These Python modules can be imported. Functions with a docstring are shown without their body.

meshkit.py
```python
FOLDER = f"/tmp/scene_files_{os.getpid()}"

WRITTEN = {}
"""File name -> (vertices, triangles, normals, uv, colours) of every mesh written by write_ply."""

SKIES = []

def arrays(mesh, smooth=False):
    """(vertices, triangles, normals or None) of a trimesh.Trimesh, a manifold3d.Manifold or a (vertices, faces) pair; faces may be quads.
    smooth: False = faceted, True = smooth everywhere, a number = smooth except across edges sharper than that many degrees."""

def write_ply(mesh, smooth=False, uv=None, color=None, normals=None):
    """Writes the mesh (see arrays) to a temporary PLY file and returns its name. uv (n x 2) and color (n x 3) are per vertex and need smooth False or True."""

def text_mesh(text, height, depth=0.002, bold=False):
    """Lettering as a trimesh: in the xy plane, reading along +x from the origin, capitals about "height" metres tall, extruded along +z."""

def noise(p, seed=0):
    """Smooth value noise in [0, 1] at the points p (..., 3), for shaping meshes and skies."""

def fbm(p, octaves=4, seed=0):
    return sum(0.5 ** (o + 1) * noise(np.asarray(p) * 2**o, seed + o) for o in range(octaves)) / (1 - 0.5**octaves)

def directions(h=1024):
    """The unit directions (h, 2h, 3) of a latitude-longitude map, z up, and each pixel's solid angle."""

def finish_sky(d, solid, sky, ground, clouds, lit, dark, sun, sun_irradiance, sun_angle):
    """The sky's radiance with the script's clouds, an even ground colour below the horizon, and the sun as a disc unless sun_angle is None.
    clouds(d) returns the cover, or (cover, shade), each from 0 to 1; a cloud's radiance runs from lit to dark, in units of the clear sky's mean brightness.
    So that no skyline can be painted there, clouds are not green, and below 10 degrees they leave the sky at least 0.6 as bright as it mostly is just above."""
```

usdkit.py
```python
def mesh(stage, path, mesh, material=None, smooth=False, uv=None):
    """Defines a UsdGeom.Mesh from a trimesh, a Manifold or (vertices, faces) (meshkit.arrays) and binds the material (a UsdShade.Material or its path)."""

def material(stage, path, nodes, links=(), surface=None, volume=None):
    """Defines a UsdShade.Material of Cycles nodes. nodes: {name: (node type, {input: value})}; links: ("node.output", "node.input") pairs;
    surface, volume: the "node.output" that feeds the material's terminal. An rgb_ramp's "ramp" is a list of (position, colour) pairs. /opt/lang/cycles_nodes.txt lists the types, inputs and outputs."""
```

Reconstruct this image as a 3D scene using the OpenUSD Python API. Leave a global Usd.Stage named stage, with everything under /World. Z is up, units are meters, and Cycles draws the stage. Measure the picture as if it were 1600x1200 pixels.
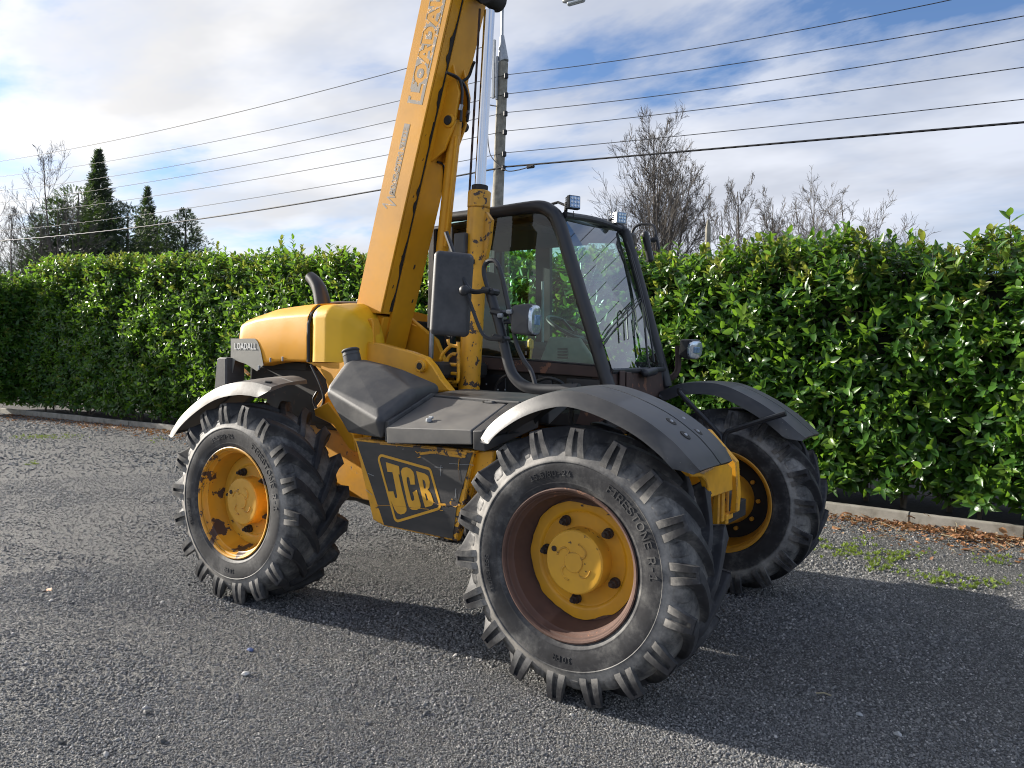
import math, random
import numpy as np, trimesh, usdkit, meshkit
from pxr import Usd, UsdGeom, UsdLux, UsdShade, Gf, Sdf, Vt
from shapely.geometry import Polygon, LineString, box as sbox
from shapely import affinity
from shapely.ops import unary_union

stage = Usd.Stage.CreateInMemory()
UsdGeom.SetStageUpAxis(stage, UsdGeom.Tokens.z)
UsdGeom.SetStageMetersPerUnit(stage, 1.0)
UsdGeom.Xform.Define(stage, '/World'); UsdGeom.Scope.Define(stage, '/World/Looks')
PI = math.pi
rng = np.random.default_rng(7)
random.seed(7)

# ---------------------------------------------------------------- camera
CAM = np.array([1.60512, -4.00873, 1.46521]); YAW, PITCH, ROLL, FPX = 2.15786, -0.02642, 0.02052, 1192.90
_F = np.array([math.cos(PITCH)*math.cos(YAW), math.cos(PITCH)*math.sin(YAW), math.sin(PITCH)])
_R0 = np.array([math.sin(YAW), -math.cos(YAW), 0.0]); _U0 = np.cross(_R0, _F)
_R = math.cos(ROLL)*_R0 + math.sin(ROLL)*_U0; _U = -math.sin(ROLL)*_R0 + math.cos(ROLL)*_U0
cam = UsdGeom.Camera.Define(stage, '/World/camera')
cam.CreateHorizontalApertureAttr(36.0); cam.CreateVerticalApertureAttr(27.0)
cam.CreateFocalLengthAttr(36.0*FPX/1600.0); cam.CreateClippingRangeAttr(Gf.Vec2f(0.05, 3000))
M = Gf.Matrix4d(*_R, 0, *_U, 0, *(-_F), 0, *CAM, 1)
UsdGeom.Xformable(cam).AddTransformOp().Set(M)
cam.CreateExposureAttr(1.12)

def ray(px, py): return _F + (px-800)/FPX*_R - (py-600)/FPX*_U
def on(px, py, axis, v):
    d = ray(px, py); return CAM + d*(v-CAM[axis])/d[axis]
def Y(px, py, y): return on(px, py, 1, y)
def XZ(pts, y): return np.array([Y(a, b, y)[[0, 2]] for a, b in pts])

# ---------------------------------------------------------------- sun and sky
SUN_ELEV = math.radians(19.0)
SUN_AZ = math.atan2(-0.17, -1.0)                 # direction towards the sun, from +x counter-clockwise
SUN = np.array([math.cos(SUN_AZ)*math.cos(SUN_ELEV), math.sin(SUN_AZ)*math.cos(SUN_ELEV), math.sin(SUN_ELEV)])
sun = UsdLux.DistantLight.Define(stage, '/World/sun')
sun.CreateIntensityAttr(1.25); sun.CreateAngleAttr(0.53); sun.CreateNormalizeAttr(True); sun.CreateColorAttr(Gf.Vec3f(1.0, 0.93, 0.83))
zax = Gf.Vec3d(*SUN); xax = Gf.Cross(Gf.Vec3d(0, 0, 1), zax).GetNormalized(); yax = Gf.Cross(zax, xax)
UsdGeom.Xformable(sun).AddTransformOp().Set(Gf.Matrix4d(*xax, 0, *yax, 0, *zax, 0, 0, 0, 30, 1))
SKY = 0.07
CLOUD = 1.1
sky = UsdLux.DomeLight.Define(stage, '/World/sky')
sky.GetPrim().SetCustomDataByKey('kind', 'structure')
skym = usdkit.material(stage, '/World/Looks/sky_look', {
    'sky': ('sky_texture', {'sky_type': 'single_scattering', 'sun_disc': False, 'sun_elevation': SUN_ELEV, 'sun_rotation': math.atan2(SUN[0], SUN[1]), 'air_density': 1.0, 'aerosol_density': 1.0, 'ozone_density': 1.6}),
    'tc': ('texture_coordinate', {}),
    'sep': ('separate_xyz', {}),
    'zc': ('math', {'math_type': 'maximum', 'value2': 0.0}),
    'zo': ('math', {'math_type': 'add', 'value2': 0.16}),
    'dx': ('math', {'math_type': 'divide'}), 'dy': ('math', {'math_type': 'divide'}),
    'pl': ('combine_xyz', {'z': 0.0}),
    'mp': ('mapping', {'location': (8.2, 7.1, 0.0), 'rotation': (0, 0, 0.4), 'scale': (0.75, 1.1, 1.0)}),
    'n1': ('noise_texture', {'scale': 1.0, 'detail': 9.0, 'roughness': 0.56, 'distortion': 0.25}),
    'r1': ('rgb_ramp', {'ramp': [(0.0, (0, 0, 0)), (0.395, (0, 0, 0)), (0.48, (0.74, 0.74, 0.74)), (0.575, (0.97, 0.97, 0.97)), (1.0, (1, 1, 1))]}),
    'n2': ('noise_texture', {'scale': 2.3, 'detail': 5.0, 'roughness': 0.5}),
    'r2': ('rgb_ramp', {'ramp': [(0.0, (0.70, 0.71, 0.74)), (0.42, (0.82, 0.83, 0.86)), (0.62, (1.05, 1.05, 1.06)), (1.0, (1.12, 1.12, 1.12))]}),
    'sd': ('normal', {'direction': tuple(SUN)}),
    'dotx': ('math', {'math_type': 'multiply', 'value2': float(SUN[0])}), 'doty': ('math', {'math_type': 'multiply', 'value2': float(SUN[1])}), 'dotz': ('math', {'math_type': 'multiply', 'value2': float(SUN[2])}),
    'd1': ('math', {'math_type': 'add'}), 'd2': ('math', {'math_type': 'add'}),
    'g': ('rgb_ramp', {'ramp': [(0.0, (0.44, 0.48, 0.55)), (0.35, (0.47, 0.51, 0.58)), (0.7, (0.57, 0.585, 0.61)), (0.88, (0.70, 0.69, 0.66)), (0.96, (0.95, 0.90, 0.80)), (1.0, (1.4, 1.3, 1.1))]}),
    'half': ('math', {'math_type': 'multiply_add', 'value2': 0.5, 'value3': 0.5}),
    'cc': ('mix', {'mix_type': 'multiply', 'fac': 1.0}),
    'cs': ('mix', {'mix_type': 'multiply', 'fac': 1.0, 'color2': (9.0*CLOUD, 9.0*CLOUD, 9.2*CLOUD)}),
    'tint': ('mix', {'mix_type': 'multiply', 'fac': 1.0, 'color2': (0.80, 0.95, 1.22)}),
    'm': ('mix', {'mix_type': 'mix'}),
    'bg': ('background_shader', {'strength': SKY})},
    [('tc.generated', 'sep.vector'), ('sep.z', 'zc.value1'), ('zc.value', 'zo.value1'), ('sep.x', 'dx.value1'), ('zo.value', 'dx.value2'), ('sep.y', 'dy.value1'), ('zo.value', 'dy.value2'),
     ('dx.value', 'pl.x'), ('dy.value', 'pl.y'), ('pl.vector', 'mp.vector'), ('mp.vector', 'n1.vector'), ('mp.vector', 'n2.vector'), ('n1.fac', 'r1.fac'), ('n2.fac', 'r2.fac'),
     ('sep.x', 'dotx.value1'), ('sep.y', 'doty.value1'), ('sep.z', 'dotz.value1'), ('dotx.value', 'd1.value1'), ('doty.value', 'd1.value2'), ('d1.value', 'd2.value1'), ('dotz.value', 'd2.value2'),
     ('d2.value', 'half.value1'), ('half.value', 'g.fac'), ('g.color', 'cc.color1'), ('r2.color', 'cc.color2'), ('cc.color', 'cs.color1'),
     ('sky.color', 'tint.color1'), ('tint.color', 'm.color1'), ('cs.color', 'm.color2'), ('r1.color', 'm.fac'), ('m.color', 'bg.color')], surface='bg.background')
UsdShade.MaterialBindingAPI.Apply(sky.GetPrim()).Bind(skym)

# ---------------------------------------------------------------- helpers: scene tree
used, ORIGIN = {}, {}
def numbered(parent, name):
    k = (parent, name); used[k] = used.get(k, 0) + 1
    return f'{parent}/{name}' if used[k] == 1 else f'{parent}/{name}_{used[k]-1:03d}'
def meta(prim, label=None, cat=None, group=None, kind=None):
    for k, v in (('label', label), ('category', cat), ('group', group), ('kind', kind)):
        if v: prim.SetCustomDataByKey(k, v)
    return prim
def path(p): return '/World' if p is None else (p if isinstance(p, str) else str(p.GetPath()))
def empty(name, loc=(0, 0, 0), parent=None, **kw):
    w = numbered(path(parent), name); x = UsdGeom.Xform.Define(stage, w)
    base = ORIGIN.get(path(parent), np.zeros(3)); loc = np.array(loc, float)
    x.AddTranslateOp().Set(Gf.Vec3d(*(loc-base))); ORIGIN[w] = loc
    return meta(x.GetPrim(), **kw)
def obj(name, mesh, mat, parent=None, smooth=35, **kw):
    w = numbered(path(parent), name); base = ORIGIN.get(path(parent), np.zeros(3))
    if isinstance(mesh, list): mesh = trimesh.util.concatenate(mesh)
    v, f = (mesh.vertices, mesh.faces) if hasattr(mesh, 'vertices') else (np.asarray(mesh[0], float), np.asarray(mesh[1]))
    if f.shape[1] == 4: f = np.vstack([f[:, [0, 1, 2]], f[:, [0, 2, 3]]])
    m = usdkit.mesh(stage, w, trimesh.Trimesh(np.asarray(v)-base, f, process=False), MAT[mat], smooth=smooth)
    ORIGIN[w] = base
    return meta(m.GetPrim(), **kw)

# ---------------------------------------------------------------- helpers: meshes
def grid_mesh(P, cu=False, cv=False):
    """P (nu, nv, 3) -> quads."""
    P = np.asarray(P, float); nu, nv = P.shape[:2]; i = np.arange(nu*nv).reshape(nu, nv)
    a = np.vstack([i, i[:1]]) if cu else i
    a = np.hstack([a, a[:, :1]]) if cv else a
    q = np.stack([a[:-1, :-1], a[1:, :-1], a[1:, 1:], a[:-1, 1:]], -1).reshape(-1, 4)
    return trimesh.Trimesh(P.reshape(-1, 3), np.vstack([q[:, [0, 1, 2]], q[:, [0, 2, 3]]]), process=False)
def fix(m):
    m = trimesh.Trimesh(m.vertices, m.faces, process=True); trimesh.repair.fix_normals(m); return m
def hull(pts): return trimesh.Trimesh(np.asarray(pts, float), process=False).convex_hull if False else trimesh.convex.convex_hull(np.asarray(pts, float))
def rhull(pts, r, sub=1):
    s = trimesh.creation.icosphere(subdivisions=sub, radius=1.0).vertices
    pts = np.asarray(pts, float); r = np.broadcast_to(r, len(pts))
    return hull(np.concatenate([p + s*k for p, k in zip(pts, r)]))
def rotm(ax, deg):
    return trimesh.transformations.rotation_matrix(math.radians(deg), ax)[:3, :3]
def cbox(c, size, ch=0.006, R=None):
    h = np.asarray(size, float)/2; ch = min(ch, h.min()*0.9); P = []
    for s in np.ndindex(2, 2, 2):
        s = np.array(s)*2-1
        for k in range(3):
            q = h - ch; q[k] = h[k]; P.append(s*q)
    P = np.array(P)
    if R is not None: P = P @ np.asarray(R).T
    return hull(P + np.asarray(c, float))
def spline(pts, n=8):
    pts = np.asarray(pts, float)
    if len(pts) < 3: return pts
    P = np.vstack([2*pts[0]-pts[1], pts, 2*pts[-1]-pts[-2]]); out = []
    for i in range(1, len(P)-2):
        t = np.linspace(0, 1, n, endpoint=False)[:, None]
        a, b, c, d = P[i-1:i+3]
        out.append(0.5*((2*b) + (-a+c)*t + (2*a-5*b+4*c-d)*t**2 + (-a+3*b-3*c+d)*t**3))
    return np.vstack(out + [pts[-1:]])
def tube(pts, r, n=10, smooth=0, caps=True):
    pts = np.asarray(pts, float)
    if smooth: pts = spline(pts, smooth)
    r = np.broadcast_to(r, len(pts)) if np.ndim(r) == 0 or len(np.atleast_1d(r)) == len(pts) else np.interp(np.linspace(0, 1, len(pts)), np.linspace(0, 1, len(r)), r)
    t = np.gradient(pts, axis=0); t /= np.linalg.norm(t, axis=1, keepdims=True)+1e-12
    u = np.cross(t[0], [0.31, 0.17, 0.93]); u /= np.linalg.norm(u); rings = []
    for k in range(len(pts)):
        u = u - t[k]*(u@t[k]); u /= np.linalg.norm(u); v = np.cross(t[k], u)
        a = np.linspace(0, 2*PI, n, endpoint=False)[:, None]
        rings.append(pts[k] + r[k]*(np.cos(a)*u + np.sin(a)*v))
    m = grid_mesh(np.array(rings), cv=True)
    if caps:
        nv = len(m.vertices); k = (len(pts)-1)*n
        V = np.vstack([m.vertices, pts[:1], pts[-1:]]); i = np.arange(n); j = (i+1) % n
        F = np.vstack([m.faces, np.stack([i, j, 0*i+nv], 1), np.stack([j+k, i+k, 0*i+nv+1], 1)])
        m = trimesh.Trimesh(V, F, process=False)
    m.faces = m.faces[:, ::-1]
    return m
def lathe(prof, n=48, close=False):
    """prof: list of (w, r); axis along +w = local x of the result (w, r cos, r sin)."""
    prof = np.asarray(prof, float); a = np.linspace(0, 2*PI, n, endpoint=False)
    P = np.stack([np.repeat(prof[:, 0][:, None], n, 1), prof[:, 1][:, None]*np.cos(a), prof[:, 1][:, None]*np.sin(a)], -1)
    m = grid_mesh(P, cv=True)
    return m
def cyl(p0, p1, r, n=20, ch=0.003):
    p0, p1 = np.asarray(p0, float), np.asarray(p1, float); L = np.linalg.norm(p1-p0); d = (p1-p0)/L
    ch = min(ch, r*0.4, L*0.4)
    return tube([p0, p0+d*1e-5, p0+d*ch, p1-d*ch, p1-d*1e-5, p1], np.array([r-ch-1e-4, r-ch, r, r, r-ch, r-ch-1e-4]), n)
def inset(poly, c):
    """moves every edge inward by c, keeping the vertex count."""
    P = np.asarray(poly, float); n = len(P)
    area = 0.5*np.sum(P[:, 0]*np.roll(P[:, 1], -1)-np.roll(P[:, 0], -1)*P[:, 1])
    s = 1 if area > 0 else -1; out = []
    for i in range(n):
        a, b, d = P[i-1], P[i], P[(i+1) % n]
        e1 = (b-a)/(np.linalg.norm(b-a)+1e-12); e2 = (d-b)/(np.linalg.norm(d-b)+1e-12)
        n1 = s*np.array([-e1[1], e1[0]]); n2 = s*np.array([-e2[1], e2[0]])
        m = n1+n2; out.append(b + 2*c*m/max(m@m, 0.5))
    return np.array(out)
def tri2d(P):
    v, f = trimesh.creation.triangulate_polygon(Polygon(P), engine='earcut')
    from scipy.spatial import cKDTree
    return cKDTree(P).query(v)[1][f]
def slab(poly, T, t0, t1, ch=0.004, both=True):
    """poly in plane coordinates (a, b); T(a, b, t) -> points; chamfered plate between t0 and t1."""
    P = np.asarray(poly, float)
    if 0.5*np.sum(P[:, 0]*np.roll(P[:, 1], -1)-np.roll(P[:, 0], -1)*P[:, 1]) < 0: P = P[::-1]
    s = 1 if t1 > t0 else -1; I = inset(P, ch) if ch else P
    rings = [(I, t0), (P, t0+s*ch), (P, t1-s*ch), (I, t1)] if ch else [(P, t0), (P, t1)]
    V = np.vstack([T(r[:, 0], r[:, 1], np.full(len(r), t)) for r, t in rings]); n = len(P); F = []
    f = tri2d(P)
    i = np.arange(n); j = (i+1) % n
    for k in range(len(rings)-1):
        F += [np.stack([i+k*n, j+k*n, j+(k+1)*n], 1), np.stack([i+k*n, j+(k+1)*n, i+(k+1)*n], 1)]
    F += [f[:, ::-1], f+(len(rings)-1)*n]
    return fix(trimesh.Trimesh(V, np.vstack(F), process=False))
def xzT(a, b, t): return np.stack([a, t, b], -1)
def plate(poly_xz, y0, y1, ch=0.004): return slab(poly_xz, xzT, y0, y1, ch)
def rounded(P, r, seg=4):
    q = Polygon(P).buffer(-r, join_style=2).buffer(r, quad_segs=seg)
    return np.array(q.exterior.coords)[:-1]
def loft(rings, caps=True):
    P = np.asarray(rings, float); m = grid_mesh(P, cv=True)
    if caps:
        n = P.shape[1]; V = np.vstack([m.vertices, P[0].mean(0)[None], P[-1].mean(0)[None]]); k = len(P)*n; i = np.arange(n); j = (i+1) % n
        F = np.vstack([m.faces, np.stack([j, i, 0*i+k], 1), np.stack([i+(len(P)-1)*n, j+(len(P)-1)*n, 0*i+k+1], 1)])
        m = trimesh.Trimesh(V, F, process=False)
    return fix(m)
def text2d(txt, h, bold=False):
    m = meshkit.text_mesh(txt, h, 0.002, bold)
    return m

# ---------------------------------------------------------------- materials
MAT = {}
def mat(name, nodes, links, surface='p.BSDF', volume=None):
    MAT[name] = usdkit.material(stage, f'/World/Looks/{name}', nodes, links, surface=surface)
def worn(name, base, chip, amount=0.5, scale=14.0, rough=0.45, dirt=(0.16, 0.13, 0.09), dirt_amt=0.35, edge=0.0, var=0.12, coat=0.0, bumpd=0.0006, stretch=(1, 1, 1), metallic=0.0, spec=0.5):
    """paint or plastic: colour variation, dirt film, chips down to a second colour, optional worn edges."""
    b = np.array(base)
    nodes = {'g': ('geometry', {}), 'mp': ('mapping', {'scale': stretch}),
             'n0': ('noise_texture', {'scale': 2.2, 'detail': 4.0}),
             'r0': ('rgb_ramp', {'ramp': [(0.3, tuple(b*(1-var))), (0.7, tuple(np.minimum(b*(1+var), 1)))]}),
             'n1': ('noise_texture', {'scale': 5.0, 'detail': 7.0, 'roughness': 0.65}),
             'r1': ('rgb_ramp', {'ramp': [(0.42, (0, 0, 0)), (0.72, (dirt_amt,)*3)]}),
             'md': ('mix', {'mix_type': 'mix', 'color2': dirt}),
             'n2': ('noise_texture', {'scale': scale, 'detail': 6.0, 'roughness': 0.62}),
             'lo': ('noise_texture', {'scale': 1.7, 'detail': 2.0}),
             'sum': ('math', {'math_type': 'multiply_add', 'value2': 0.35}),
             'n2s': ('math', {'math_type': 'multiply', 'value2': 0.7}),
             'r2': ('rgb_ramp', {'ramp': [(0.0, (0, 0, 0)), (0.773-0.08*amount, (0, 0, 0)), (0.778-0.08*amount, (1, 1, 1)), (1.0, (1, 1, 1))]}),
             'mc': ('mix', {'mix_type': 'mix', 'color2': chip}),
             'rr': ('map_range', {'from_min': 0.3, 'from_max': 0.7, 'to_min': rough-0.08, 'to_max': rough+0.12}),
             'n3': ('noise_texture', {'scale': 90.0, 'detail': 3.0}),
             'bh': ('math', {'math_type': 'multiply_add', 'value2': -1.2}),
             'bp': ('bump', {'strength': 0.5, 'distance': bumpd}),
             'p': ('principled_bsdf', {'coat_weight': coat, 'coat_roughness': 0.12, 'metallic': metallic, 'specular_ior_level': spec})}
    links = [('g.position', 'mp.vector'), ('mp.vector', 'n0.vector'), ('mp.vector', 'n1.vector'), ('mp.vector', 'n2.vector'), ('mp.vector', 'lo.vector'), ('g.position', 'n3.vector'),
             ('n0.fac', 'r0.fac'), ('n1.fac', 'r1.fac'), ('r0.color', 'md.color1'), ('r1.color', 'md.fac'),
             ('lo.fac', 'sum.value1'), ('n2.fac', 'n2s.value1'), ('n2s.value', 'sum.value3'), ('md.color', 'mc.color1'), ('mc.color', 'p.base_color'),
             ('n1.fac', 'rr.value'), ('rr.result', 'p.roughness'), ('r2.color', 'bh.value1'), ('n3.fac', 'bh.value3'), ('bh.value', 'bp.height'), ('bp.normal', 'p.normal')]
    if edge:
        nodes |= {'bv': ('bevel', {'samples': 4, 'radius': 0.008}), 'vd': ('normal', {}),
                  'dt': ('mix_vector', {}), 'sx': ('separate_xyz', {}), 'sy': ('separate_xyz', {}),
                  'm1': ('math', {'math_type': 'multiply'}), 'm2': ('math', {'math_type': 'multiply'}), 'm3': ('math', {'math_type': 'multiply'}),
                  'a1': ('math', {'math_type': 'add'}), 'a2': ('math', {'math_type': 'add'}),
                  'em': ('map_range', {'from_min': 0.97, 'from_max': 0.80, 'to_min': 0.0, 'to_max': edge, 'clamp': True}),
                  'ea': ('math', {'math_type': 'add'})}
        for k in ('vd', 'dt'): nodes.pop(k)
        links += [('bv.bevel', 'sx.vector'), ('g.normal', 'sy.vector'), ('sx.x', 'm1.value1'), ('sy.x', 'm1.value2'), ('sx.y', 'm2.value1'), ('sy.y', 'm2.value2'), ('sx.z', 'm3.value1'), ('sy.z', 'm3.value2'),
                  ('m1.value', 'a1.value1'), ('m2.value', 'a1.value2'), ('a1.value', 'a2.value1'), ('m3.value', 'a2.value2'), ('a2.value', 'em.value'), ('em.result', 'ea.value1'), ('sum.value', 'ea.value2'), ('ea.value', 'r2.fac'), ('r2.color', 'mc.fac')]
    else:
        links += [('sum.value', 'r2.fac'), ('r2.color', 'mc.fac')]
    mat(name, nodes, links)
def plain(name, col, rough=0.5, metallic=0.0, spec=0.5, var=0.15, scale=20.0, bump=0.0, **kw):
    c = np.array(col)
    nodes = {'g': ('geometry', {}), 'n': ('noise_texture', {'scale': scale, 'detail': 5.0}), 'r': ('rgb_ramp', {'ramp': [(0.3, tuple(c*(1-var))), (0.7, tuple(np.minimum(c*(1+var), 1)))]}),
             'p': ('principled_bsdf', {'roughness': rough, 'metallic': metallic, 'specular_ior_level': spec, **kw})}
    links = [('g.position', 'n.vector'), ('n.fac', 'r.fac'), ('r.color', 'p.base_color')]
    if bump:
        nodes['b'] = ('bump', {'strength': 0.6, 'distance': bump}); links += [('n.fac', 'b.height'), ('b.normal', 'p.normal')]
    mat(name, nodes, links)

YEL = (0.70, 0.335, 0.010); RUSTD = (0.045, 0.028, 0.022)
worn('yellow_paint', YEL, RUSTD, amount=1.0, edge=0.22, dirt=(0.30, 0.16, 0.05), dirt_amt=0.35)
worn('yellow_boom', (0.68, 0.31, 0.012), RUSTD, amount=0.55, edge=0.14, dirt=(0.40, 0.19, 0.03), dirt_amt=0.35, spec=0.35)
worn('yellow_chipped', YEL, RUSTD, amount=2.1, edge=0.3, scale=20, dirt=(0.25, 0.13, 0.04), dirt_amt=0.45)
worn('yellow_hood', (0.74, 0.335, 0.012), RUSTD, amount=0.1, dirt=(0.60, 0.29, 0.04), dirt_amt=0.25, rough=0.42, spec=0.4)
worn('lemon_hood', (0.68, 0.385, 0.010), RUSTD, amount=0.1, dirt=(0.55, 0.32, 0.03), dirt_amt=0.25, rough=0.45, spec=0.4)
worn('yellow_rim', (0.66, 0.315, 0.02), (0.06, 0.034, 0.025), amount=2.45, scale=9, edge=0.1, dirt=(0.30, 0.15, 0.04), dirt_amt=0.35)
worn('yellow_hub', (0.68, 0.36, 0.03), (0.09, 0.045, 0.02), amount=1.75, scale=26, edge=0.18, dirt=(0.36, 0.18, 0.04), dirt_amt=0.3)
worn('yellow_clean', (0.62, 0.29, 0.02), RUSTD, amount=0.6, dirt=(0.2, 0.10, 0.03), dirt_amt=0.5)
worn('rust_rim', (0.105, 0.054, 0.038), (0.22, 0.10, 0.055), amount=1.4, scale=30, rough=0.75, dirt=(0.045, 0.027, 0.022), dirt_amt=0.6, bumpd=0.0015)
worn('rust_nut', (0.028, 0.018, 0.015), (0.06, 0.03, 0.02), amount=1.5, scale=60, rough=0.85, bumpd=0.003)
worn('black_panel', (0.022, 0.023, 0.026), (0.10, 0.10, 0.10), amount=1.15, scale=24, rough=0.42, dirt=(0.10, 0.09, 0.08), dirt_amt=0.45, stretch=(0.5, 1, 1.6))
worn('black_plastic', (0.030, 0.031, 0.034), (0.16, 0.15, 0.14), amount=0.9, scale=40, rough=0.52, dirt=(0.15, 0.145, 0.14), dirt_amt=0.55)
worn('fender_plastic', (0.030, 0.031, 0.034), (0.20, 0.19, 0.17), amount=1.0, scale=70, rough=0.46, dirt=(0.11, 0.105, 0.10), dirt_amt=0.55, stretch=(0.6, 1.6, 1))
worn('grey_plastic', (0.115, 0.112, 0.108), (0.25, 0.24, 0.22), amount=0.7, scale=45, rough=0.5, dirt=(0.20, 0.185, 0.16), dirt_amt=0.5)
worn('tank_plastic', (0.032, 0.033, 0.037), (0.13, 0.12, 0.11), amount=0.7, scale=45, rough=0.46, dirt=(0.11, 0.105, 0.095), dirt_amt=0.6)
worn('cab_black', (0.015, 0.016, 0.019), (0.09, 0.05, 0.035), amount=0.6, scale=18, rough=0.42, dirt=(0.04, 0.038, 0.04), dirt_amt=0.35)
worn('dirty_black', (0.012, 0.012, 0.012), (0.05, 0.03, 0.02), amount=1.3, scale=12, rough=0.75, dirt=(0.04, 0.03, 0.022), dirt_amt=0.6)
worn('rusty_sill', (0.06, 0.035, 0.028), (0.16, 0.075, 0.045), amount=2.0, scale=16, rough=0.75, dirt=(0.03, 0.025, 0.024), dirt_amt=0.6)
worn('grey_decal', (0.23, 0.225, 0.20), (0.62, 0.30, 0.022), amount=0.55, scale=40, rough=0.4, dirt=(0.14, 0.13, 0.11), dirt_amt=0.4)
worn('boom_decal', (0.27, 0.24, 0.20), (0.66, 0.30, 0.012), amount=2.6, scale=34, rough=0.45, dirt=(0.33, 0.27, 0.18), dirt_amt=0.4)
plain('hose_black', (0.012, 0.012, 0.013), 0.4)
plain('steel_grey', (0.35, 0.35, 0.36), 0.35, metallic=0.9)
plain('chrome', (0.62, 0.64, 0.67), 0.10, metallic=1.0, var=0.03)
plain('galvanised', (0.30, 0.32, 0.34), 0.45, metallic=0.4)
plain('white_print', (0.62, 0.62, 0.60), 0.5)
plain('yellow_print', (0.66, 0.34, 0.022), 0.4, var=0.08)
plain('seam_dark', (0.018, 0.014, 0.012), 0.8)
plain('blue_cap', (0.02, 0.12, 0.5), 0.4)
plain('mirror_glass', (0.75, 0.78, 0.8), 0.03, metallic=1.0, var=0.01)
plain('lamp_lens', (0.20, 0.30, 0.45), 0.12, metallic=0.5, var=0.35, scale=60)
plain('lamp_clear', (0.50, 0.55, 0.60), 0.06, metallic=0.8, var=0.2, scale=50)
plain('grey_dash', (0.16, 0.18, 0.17), 0.6)
plain('seat_fabric', (0.02, 0.02, 0.022), 0.9)
plain('orange_leaf', (0.42, 0.19, 0.08), 0.6)

def dusty_tyre():
    nodes = {'tc': ('texture_coordinate', {}), 'g': ('geometry', {}), 'at': ('attribute', {'attribute': 'dust'}),
             'n': ('noise_texture', {'scale': 7.0, 'detail': 7.0, 'roughness': 0.65}), 'n2': ('noise_texture', {'scale': 55.0, 'detail': 4.0, 'roughness': 0.6}),
             'a': ('math', {'math_type': 'multiply_add', 'value2': 1.0}), 'b': ('math', {'math_type': 'multiply_add', 'value2': 1.5, 'value3': -1.05}), 'c': ('math', {'math_type': 'multiply_add', 'value2': 0.35}),
             'r': ('rgb_ramp', {'ramp': [(0.0, (0.016, 0.016, 0.018)), (0.24, (0.028, 0.028, 0.031)), (0.42, (0.075, 0.074, 0.073)), (0.65, (0.18, 0.172, 0.16)), (1.0, (0.34, 0.32, 0.29))]}),
             'bp': ('bump', {'strength': 0.35, 'distance': 0.002}),
             'p': ('principled_bsdf', {'roughness': 0.62, 'specular_ior_level': 0.4})}
    mat('tyre_rubber', nodes, [('g.position', 'n.vector'), ('g.position', 'n2.vector'), ('n.fac', 'b.value1'), ('at.fac', 'a.value1'), ('b.value', 'a.value3'), ('n2.fac', 'c.value1'), ('a.value', 'c.value3'),
        ('c.value', 'r.fac'), ('r.color', 'p.base_color'), ('n2.fac', 'bp.height'), ('bp.normal', 'p.normal')])
dusty_tyre()

def glass(name, tint, refl=1.0, rough=0.0):
    mat(name, {'f': ('fresnel', {'IOR': 1.52}), 'fm': ('math', {'math_type': 'multiply', 'value2': refl, 'use_clamp': True}), 't': ('transparent_bsdf', {'color': tint}),
        'gl': ('glossy_bsdf', {'color': (1, 1, 1), 'roughness': rough}), 'm': ('mix_closure', {})},
        [('f.fac', 'fm.value1'), ('fm.value', 'm.fac'), ('t.BSDF', 'm.closure1'), ('gl.BSDF', 'm.closure2')], surface='m.closure')
glass('cab_glass', (0.60, 0.84, 0.76), 1.0)
glass('screen_glass', (0.66, 0.84, 0.80), 2.2)

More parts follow.
